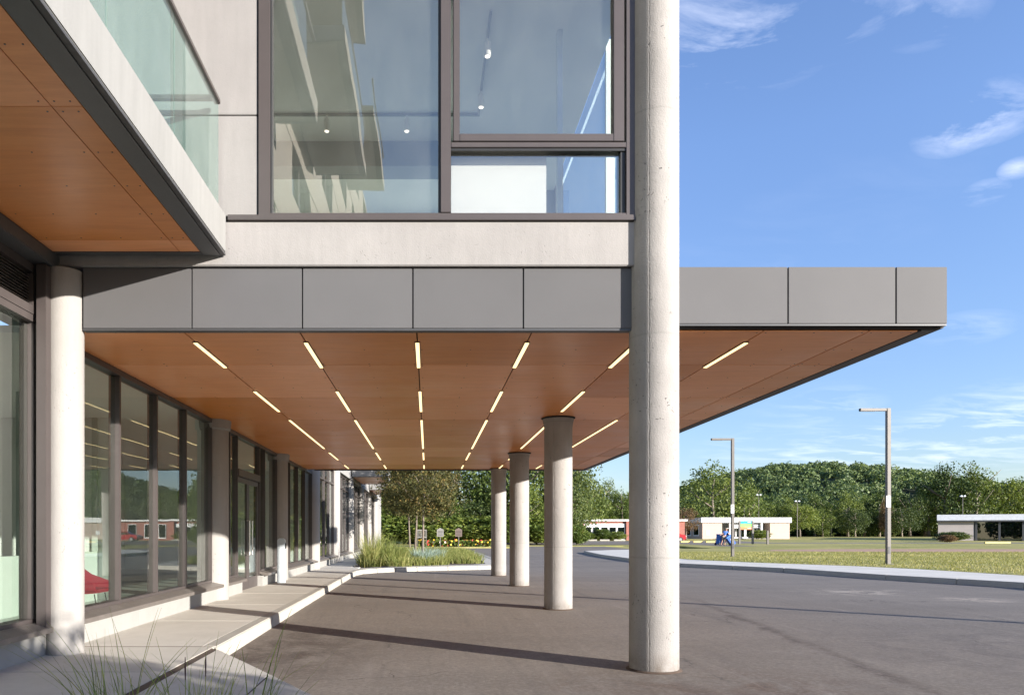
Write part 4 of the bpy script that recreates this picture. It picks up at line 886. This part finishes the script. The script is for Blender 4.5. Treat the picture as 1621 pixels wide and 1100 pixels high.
TR = [trunk_mesh('trunk', 1.0, .028, M_BARK, 1), trunk_mesh('trunk', 1.0, .024, M_BARKL, 2)]
def tree(x, y, h, w, label, group, var=None, crown_mat=None, low=.12, name='tree', kz=1.0, z=None, tm=None):
    z = H(y) if z is None else z; t = empty(name, (x, y, z), label, 'tree', group)
    tr = link('trunk', TR[tm if tm is not None else random.randrange(2)], None, t); tr.scale = (h, h, h * .8); tr.rotation_euler = (0, 0, random.uniform(0, 6))
    me = CR[var if var is not None else random.randrange(5)]
    cr = link('crown', me, None, t); cz = (h * (1 - low)) / 2; cr.scale = (w / 2, w / 2, cz); cr.location = (0, 0, h - cz); cr.rotation_euler = (0, 0, random.uniform(0, 6.28))
    if crown_mat: cr.material_slots[0].link = 'OBJECT'; cr.material_slots[0].material = crown_mat
    return t
def tpx(px, py, d, w, label, group, **k): return tree(XX(px, d), d, ZZ(py, d) - H(d), w * d / F, label, group, **k)
GL = 'tall trees beyond the planting bed'; GH = 'trees in the row in front of the wooded hill'; GR = 'trees behind the grey block building'
# left wood behind the bed
spec = [(560, 700, 84, 150), (615, 690, 88, 150), (668, 690, 92, 160), (722, 700, 86, 140), (775, 722, 90, 100), (828, 690, 86, 140), (880, 705, 92, 120), (912, 735, 96, 85), (640, 770, 80, 110), (700, 780, 80, 90), (760, 785, 82, 90), (835, 770, 80, 80), (893, 760, 84, 90),
        (590, 790, 78, 80), (500, 690, 90, 160), (430, 690, 95, 170)]
nm = ['leftmost tall', 'second tall', 'third tall', 'fourth tall', 'sky gapped', 'broad', 'dense', 'rightmost light green', 'lower dark', 'lower middle', 'lower leafy', 'low bright', 'low rounded', 'low shaded', 'hidden rear', 'hidden outer']
for (px, py, d, w), q in zip(spec, nm): tpx(px, py, d, w, f'{q} leafy tree in the dark wood behind the planting bed', GL, low=.05)
for px, py, d, w, q in ((938, 770, 128, 55, 'small light tree left above the brick building roof'), (962, 762, 132, 50, 'upright tree above the middle of the brick building'), (985, 768, 130, 55, 'darker tree above the right windows of the brick building'),
                        (1010, 775, 132, 60, 'tree hidden mostly by the tall column behind the brick building'), (1040, 765, 134, 60, 'tree behind the tall column and the brick building')): tpx(px, py, d, w, q, GH, low=.05)
tpx(1128, 734, 134, 112, 'big broad dark tree standing behind the left half of the tan building', GH, low=.03, var=0)
tpx(1185, 770, 138, 60, 'lighter tree right of the big broad tree', GH, low=.03)
tpx(1086, 800, 112, 34, 'brownish small tree beside the tall column near the red car', GH, low=.1, crown_mat=M_LEAFR)
xs = [1160, 1215, 1240, 1266, 1290, 1316, 1342, 1368, 1392, 1416, 1440, 1464, 1228, 1302, 1354, 1428]
ys_ = [788, 795, 786, 792, 783, 789, 781, 788, 779, 786, 776, 783, 806, 805, 802, 800]
wd = ['pale', 'bushy', 'rounded', 'dark', 'slender', 'bright', 'wide', 'olive', 'layered', 'soft', 'tall', 'shaded', 'low front', 'low bushy', 'low bright', 'low dark']
for a, b_, q in zip(xs, ys_, wd): tpx(a, b_, random.uniform(140, 158), random.uniform(42, 60), f'{q} tree below the wooded hill ' + ('left of the taller street lamp' if a < 1405 else 'right of the taller street lamp'), GH, low=.02)
for px, py, d, w, q in ((1496, 738, 150, 78, 'leftmost tall bright tree over the grey block building'), (1545, 738, 148, 80, 'middle tall tree over the grey block building'), (1588, 748, 150, 74, 'slimmer tree right of the middle one over the grey block building'), (1632, 742, 150, 90, 'tree cut by the right photo edge over the grey block building'), (1470, 770, 152, 50, 'lower tree left of the tall bright one'), (1700, 735, 150, 100, 'tree beyond the right photo edge')):
    tpx(px, py, d, w, q, GR, low=.03, var=random.choice((1, 3, 4)))
tpx(1401, 792, 148, 20, 'purple brown narrow tree behind the tall street lamp', GH, low=.05, crown_mat=M_LEAFR)

# young bronze-leaved trees in the bed
CRN = crown_mesh('crown', M_LEAFB, 260, 60, .026, .95, .95, 44, -.8, cl_r=.20); TRN = trunk_mesh('trunk', 1.0, .012, M_BARK, 5, 12, .35)
def young(x, y, h, w, cb, label):
    t = empty('young_tree', (x, y, .12), label, 'tree', 'young trees in the planting bed'); tr = link('trunk', TRN, None, t); tr.scale = (h, h, h * .9); tr.rotation_euler = (0, 0, x * 9)
    cr = link('crown', CRN, None, t); cz = (h - cb) / 2; cr.scale = (w / 2, w / 2, cz); cr.location = (0, 0, h - cz); cr.rotation_euler = (0, 0, y)
young(-.25, 36, 5.8, 4.6, 1.75, 'young tree with bronze green leaves and pale trunk, nearest in the planting bed')
young(-.75, 43, 6.0, 4.2, 1.9, 'second young tree with thin grey trunk in the planting bed'); young(-1.25, 50, 6.0, 4.2, 2.0, 'third and farthest young tree in the planting bed')
# hedge and shrubs
BUSH = crown_mesh('foliage', M_LEAF[1], 110, 60, .07, 1, 1, 71, -.9, cl_r=.35)
def shrub(px, d, w, h, label, cat='shrub', z=None, mat=None, group=None):
    z = H(d) if z is None else z; s = empty('shrub', (XX(px, d), d, z), label, cat, group); c = link('foliage', BUSH, None, s); c.scale = (w / 2, w / 2, h / 2 * .9); c.location = (0, 0, h / 2 * .9)
    link('stem', TR[0], None, s).scale = (h * .8, h * .8, h * .7)
    if mat: c.material_slots[0].link = 'OBJECT'; c.material_slots[0].material = mat
shrub(914, 78, 2.3, 2.4, 'rounded clipped green hedge shrub left of the brick building')
for i, (px, w, h, q) in enumerate(((934, 2.0, 1.3, 'leftmost'), (944, 1.6, 1.1, 'second'), (955, 2.4, 1.9, 'tallest middle'), (967, 1.8, 1.2, 'fourth'), (978, 2.2, 1.5, 'rightmost'))): shrub(px, 108.6, w, h, f'{q} small shrub under the windows of the brick building', group='shrubs under the brick building windows')
shrub(1201, 117, 3.0, 1.7, 'small round shrub at the entrance of the tan building'); shrub(1508, 102, 3.8, 1.5, 'wide dark shrub against the grey block wall', mat=M_LEAF[2]); shrub(1500, 92, 1.9, 1.1, 'small orange brown bush in the dry grass', mat=M_LEAFR)
for i, (px, q) in enumerate(((600, 'left'), (640, 'middle left'), (690, 'middle'), (745, 'middle right'), (800, 'right'), (850, 'far right'))): shrub(px, 79 + i % 2, 7, 3.6, f'{q} dense undergrowth bush at the foot of the dark wood', group='undergrowth along the wood edge')

# wooded hill
def hz(x, y):
    c = 39 * math.exp(-((x - 248) / 98) ** 2) + 14 * math.exp(-((x + 60) / 160) ** 2) + 12 * math.exp(-((x - 560) / 140) ** 2); t = min(1, max(0, (y - 215) / 270)); t = t * t * (3 - 2 * t)
    return .5 + c * t
nx, ny = 70, 22; vs = []; fs = []
for j in range(ny):
    for i in range(nx):
        x = -500 + i * 20; y = 200 + j * 30; vs.append((x, y, hz(x, y)))
for j in range(ny - 1):
    for i in range(nx - 1): a = j * nx + i; fs.append((a, a + 1, a + nx + 1, a + nx))
me = bpy.data.meshes.new('hill'); me.from_pydata(vs, [], fs)
for p in me.polygons: p.use_smooth = True
tag(link('hill', me, simple('hill_floor', (.03, .045, .018), .95, var=.3, nscale=.05)), kind='structure')
r = np.random.default_rng(5); allv = []
cnt = 0
while cnt < 3600:
    y = r.uniform(215, 520); x = r.uniform(-330, 620)
    if cnt > 2900: y = r.uniform(330, 540); x = r.uniform(100, 430)
    if not (80 < x < 460) and r.random() < .45: continue
    cnt += 1; z = hz(x, y); R0 = r.uniform(3.2, 5.6); k = 150
    p = r.normal(size=(k, 3)); p /= np.linalg.norm(p, axis=1, keepdims=True); p[:, 2] = np.abs(p[:, 2]) * 1.15 - .25; lump = 1 + .25 * np.sin(p[:, :1] * 5 + x) * np.cos(p[:, 1:2] * 4 + y)
    c = p * R0 * lump * r.uniform(.75, 1.0, (k, 1)) + np.array([x, y, z + 2.0 + R0 * .5]); nrm = p + r.normal(size=(k, 3)) * .55; nrm /= np.linalg.norm(nrm, axis=1, keepdims=True)
    t = r.normal(size=(k, 3)); t -= nrm * (t * nrm).sum(1, keepdims=True); t /= np.linalg.norm(t, axis=1, keepdims=True); b = np.cross(nrm, t); s = r.uniform(.42, .95, (k, 1)) * (.75 + .0008 * (y - 200))
    allv.append(np.stack([c - t * s, c - b * s * .7, c + t * s, c + b * s * .7], 1).reshape(-1, 3))
tag(rawmesh('hill_forest', np.concatenate(allv), None, M_LEAF[3]), 'dense green deciduous forest covering the rounded hill', 'forest', kind='stuff')
allv = []
for i in range(420):                                  # scrub closing the gaps at the foot of the far trees
    x = r.uniform(20, 190); y = r.uniform(160, 172); k = 130; R0 = r.uniform(1.8, 3.4)
    if x < 60: y = r.uniform(140, 150)
    p = r.normal(size=(k, 3)); p /= np.linalg.norm(p, axis=1, keepdims=True); c = p * R0 * r.uniform(.5, 1, (k, 1)) + np.array([x, y, .77 + R0 * .8]); nrm = p + r.normal(size=(k, 3)) * .6; nrm /= np.linalg.norm(nrm, axis=1, keepdims=True)
    t = r.normal(size=(k, 3)); t -= nrm * (t * nrm).sum(1, keepdims=True); t /= np.linalg.norm(t, axis=1, keepdims=True); b = np.cross(nrm, t); s = r.uniform(.25, .5, (k, 1)); allv.append(np.stack([c - t * s, c - b * s * .7, c + t * s, c + b * s * .7], 1).reshape(-1, 3))
tag(rawmesh('undergrowth', np.concatenate(allv), None, M_LEAF[2]), 'low dark scrub at the foot of the far tree row', 'undergrowth', kind='stuff')

# grasses ---------------------------------------------------------------------
def blades(n, cx, cy, spread, hmin, hmax, wid, lean, seg=5, seed=0, z0=0, dirbias=None, rr=None):
    r = rr or np.random.default_rng(seed); out = []
    a = r.uniform(0, 2 * np.pi, n); rad = spread * np.sqrt(r.random(n)); bx = cx + rad * np.cos(a); by = cy + rad * np.sin(a)
    h = r.uniform(hmin, hmax, n); la = a + r.normal(0, .6, n); ln = lean * r.uniform(.25, 1.2, n) * h
    if dirbias: la = np.where(r.random(n) < .5, dirbias + r.normal(0, .4, n), la)
    w = wid * r.uniform(.6, 1.3, n); pa = r.uniform(0, np.pi, n)
    def pt(t): return np.stack([bx + np.cos(la) * ln * t ** 2, by + np.sin(la) * ln * t ** 2, z0 + h * (t - .25 * (ln / h) * t ** 2)], 1)
    for i in range(seg):
        t0, t1 = i / seg, (i + 1) / seg; w0 = w * (1 - t0 ** 1.5) + .0008; w1 = w * (1 - t1 ** 1.5) + .0008; p0, p1 = pt(t0), pt(t1); s = np.stack([np.cos(pa), np.sin(pa), 0 * pa], 1)
        out.append(np.stack([p0 - s * w0[:, None], p0 + s * w0[:, None], p1 + s * w1[:, None], p1 - s * w1[:, None]], 1).reshape(-1, 3))
    return np.concatenate(out)
# foreground clumps
for i, (x, y, n, label) in enumerate(((-1.75, 4.0, 64, 'tall thin ornamental grass clump in the left foreground, leftmost'), (-1.32, 4.05, 56, 'tall ornamental grass clump in the foreground, middle with dark seed heads'), (-1.02, 3.9, 22, 'sparser ornamental grass clump in the foreground, rightmost leaning right'))):
    g_ = empty('ornamental_grass', (x, y, .11), label, 'grass clump', 'ornamental grasses in the foreground'); h = (1.0, .84, .98)[i]
    v = blades(n, 0, 0, .16, h * .45, h * 1.0, .0042, .55, 9, 50 + i, 0, (2.6, 1.4, .15)[i]); rawmesh('blades', v, None, M_GRASSF, g_)
    v = blades(60, 0, 0, .2, .3, h * .60, .0036, .5, 6, 150 + i, 0); rawmesh('low_blades', v, None, M_GRASSF, g_)
    if i == 1:
        for (dx, dz) in ((-.05, .64), (.055, .66)): MB().tube([(dx, 0, 0), (dx * 1.1, 0, dz - .12)], .0022, 5).build('stalk', M_GRASSF, g_, origin=(0, 0, 0)); MB().tube([(dx * 1.1, 0, dz - .13), (dx * 1.1, 0, dz - .06), (dx * 1.12, 0, dz)], [.003, .0055, .002], 6).build('seed_head', M_SEED, g_, origin=(0, 0, 0))
# bed planting
parts = []; rr = np.random.default_rng(9)
for i in range(300):
    x = rr.uniform(-2.7, 2.4); y = rr.uniform(30.2 if x > .5 else 27.6 + max(0, x + 1.6) * .9, 53); tall = 1.0 if (x < -1.0 and y < 36) else .55
    parts.append(blades(95, x, y, .42, .2 * tall + .1, .72 * tall + .12, .011, .75, 4, z0=.12, rr=rr))
tag(rawmesh('bed_grasses', np.concatenate(parts), None, M_GRASSB), 'low green and straw coloured grasses filling the planting bed', 'grasses', kind='stuff')
for i, (x, y, h) in enumerate(((-2.35, 29.0, 1.5), (-1.75, 30.0, 1.35), (-2.45, 31.5, 1.75), (-1.3, 31.4, 1.3), (-2.0, 33.5, 1.6))):
    g_ = empty('tall_grass', (x, y, .12), ['front left', 'front right', 'tallest left', 'shorter right', 'rear'][i] + ' tall upright grass clump at the left end of the planting bed', 'grass clump', 'tall grasses in the planting bed')
    rawmesh('blades', blades(220, 0, 0, .3, h * .4, h, .009, .35, 6, 90 + i), None, M_GRASSB, g_)
for i, (x, y) in enumerate(((-.25, 31.0), (-.05, 31.9), (.35, 33.0))):
    g_ = empty('sage_plant', (x, y, .12), ['front', 'middle', 'rear'][i] + ' silvery blue green sage clump in the planting bed', 'plant', 'silvery plants in the planting bed'); rawmesh('leaves', blades(260, 0, 0, .35, .3, .85, .014, .6, 4, 190 + i), None, M_SAGE, g_)
# lawn blades
n = 60000; x = rr.uniform(13, 42, n); y = rr.uniform(20, 50, n); ex = np.interp(y, [p[1] for p in LAWNE], [p[0] for p in LAWNE]) + .05
k = (x > ex); x, y = x[k], y[k]; n = len(x); hh = rr.uniform(.03, .09, n); aa = rr.uniform(0, 6.28, n); w = .012
v = np.stack([np.stack([x - np.cos(aa) * w, y - np.sin(aa) * w, np.full(n, .153)], 1), np.stack([x + np.cos(aa) * w, y + np.sin(aa) * w, np.full(n, .153)], 1), np.stack([x + rr.normal(0, .03, n), y + rr.normal(0, .03, n), .153 + hh], 1)], 1).reshape(-1, 3)
tag(rawmesh('lawn_grass', v, None, leafmat('lawn_blade', (.13, .16, .04), (.25, .25, .07), (.46, .40, .17), .3, .4), nv=3), 'short patchy green and straw lawn grass behind the far kerb', 'grass', kind='stuff')

# flower island and garden signs beyond the bed
d = 70; fi = sheet('flower_island', [(-4, 66), (8, 66), (9, 72), (8, 78), (-4, 78)], .10, M_LAWN, thick=.12); tag(fi, kind='structure')
for nme, mt, cnt, hh, lab in (('flower_foliage', M_LEAF[1], 3000, .55, 'bright green low foliage of the flower bed'), ('red_flowers', M_FLOWR, 260, .6, 'red blooms of the flower bed'), ('yellow_flowers', M_FLOWY, 200, .62, 'yellow blooms of the flower bed'), ('pale_flowers', M_FLOWW, 160, .45, 'pale blooms along the front of the flower bed')):
    x = rr.uniform(-1.2, 6.2, cnt); y = rr.uniform(67.5, 70, cnt); z = H(69) + .1 + rr.uniform(.02, hh, cnt); c = np.stack([x, y, z], 1); t = rr.normal(size=(cnt, 3)); t /= np.linalg.norm(t, axis=1, keepdims=True); u = rr.normal(size=(cnt, 3)); u = np.cross(t, u); u /= np.linalg.norm(u, axis=1, keepdims=True); s = .11
    tag(rawmesh(nme, np.stack([c - t * s, c - u * s, c + t * s, c + u * s], 1).reshape(-1, 3), None, mt), lab, 'flowers', kind='stuff')
d = 67.3; z = H(d) + .1
M_SIGNG = simple('sign_grey', (.20, .19, .175), .6); M_SIGNBR = simple('sign_brown', (.13, .095, .08), .6)
for px, nm_, mt, lab in ((697, 'garden_sign', M_SIGNG, 'grey garden sign with arched top and dark lettering on a post'), (726, 'garden_sign', M_SIGNBR, 'brown garden sign on a post at the right of the flower bed')):
    s = empty(nm_, (XX(px, d), d, z), lab, 'sign', 'garden signs by the flower bed'); X = XX(px, d); zt, zb = ZZ(836, d), ZZ(849, d)
    MB().prism([(X - .32, zb), (X + .32, zb), (X + .32, zt - .12), (X + .12, zt - .02), (X, zt + .05), (X - .12, zt - .02), (X - .32, zt - .12)], 'y', d - .03, d + .03).build('board', mt, s); MB().tube([(X, d + .05, z), (X, d + .05, zt - .2)], .045, 6).build('post', M_LAMPB, s)
    for i in range(4): B('lettering', M_SIGNK, s, X - .24 + .03 * (i % 2), X + .24 - .04 * (i % 2), d - .036, d - .0305, zb + .12 + i * .13, zb + .16 + i * .13)
s = empty('slatted_sign', (XX(668, d), d, z), 'slatted grey rack standing behind the young tree trunk', 'rack'); X = XX(668, d)
B('rail', M_SIGNG, s, X - .45, X + .45, d - .03, d + .03, ZZ(839.5, d), ZZ(838, d)); B('rail', M_SIGNG, s, X - .45, X + .45, d - .03, d + .03, ZZ(851, d), ZZ(849.5, d))
for i in range(8): B('slat', M_SIGNG, s, X - .44 + i * .12, X - .39 + i * .12, d - .02, d + .02, ZZ(849.5, d), ZZ(839.5, d))
for q in (-.4, .4): B('leg', M_LAMPB, s, X + q - .03, X + q + .03, d - .02, d + .02, z, ZZ(851, d))

# hedge row outside the frame that shades the near pavement
for i, (x, y, h, w) in enumerate(((6.5, -1.0, 3.6, 2.7), (5.2, -2.6, 3.6, 2.9), (7.6, -2.4, 3.8, 2.9), (3.9, -4.3, 3.6, 3.0), (6.3, -4.0, 3.8, 3.0), (5.0, -6.0, 3.8, 3.2))):
    s = empty('shrub', (x, y, 0), ['first', 'second', 'third', 'fourth', 'fifth', 'sixth'][i] + ' tall shrub behind the camera that shades the near pavement', 'shrub', 'tall shrubs behind the camera'); c = link('foliage', BUSH, None, s); c.scale = (w / 2, w / 2, h / 2); c.location = (0, 0, h / 2); link('stem', TR[0], None, s).scale = (h * .9,) * 3

# tree belt all round behind the camera: seen only in the windows
allv = []
for i in range(150):
    a = r.uniform(-1.75, 1.25) - 1.2; rad = r.uniform(95, 125); x = 20 + rad * math.cos(a); y = rad * math.sin(a); hgt = r.uniform(7, 11)
    if y > 60 or x < -60: continue
    k = 420; p = r.normal(size=(k, 3)); p /= np.linalg.norm(p, axis=1, keepdims=True); c = p * np.array([5, 5, hgt / 2]) * r.uniform(.6, 1, (k, 1)) + np.array([x, y, H(min(y, 50)) + hgt / 2]); nrm = p + r.normal(size=(k, 3)) * .6; nrm /= np.linalg.norm(nrm, axis=1, keepdims=True)
    t = r.normal(size=(k, 3)); t -= nrm * (t * nrm).sum(1, keepdims=True); t /= np.linalg.norm(t, axis=1, keepdims=True); b = np.cross(nrm, t); s_ = r.uniform(.35, .75, (k, 1)); allv.append(np.stack([c - t * s_, c - b * s_ * .7, c + t * s_, c + b * s_ * .7], 1).reshape(-1, 3))
tag(rawmesh('tree_belt', np.concatenate(allv), None, M_LEAF[2]), 'belt of leafy trees mirrored low in the window glass', 'trees', kind='stuff')
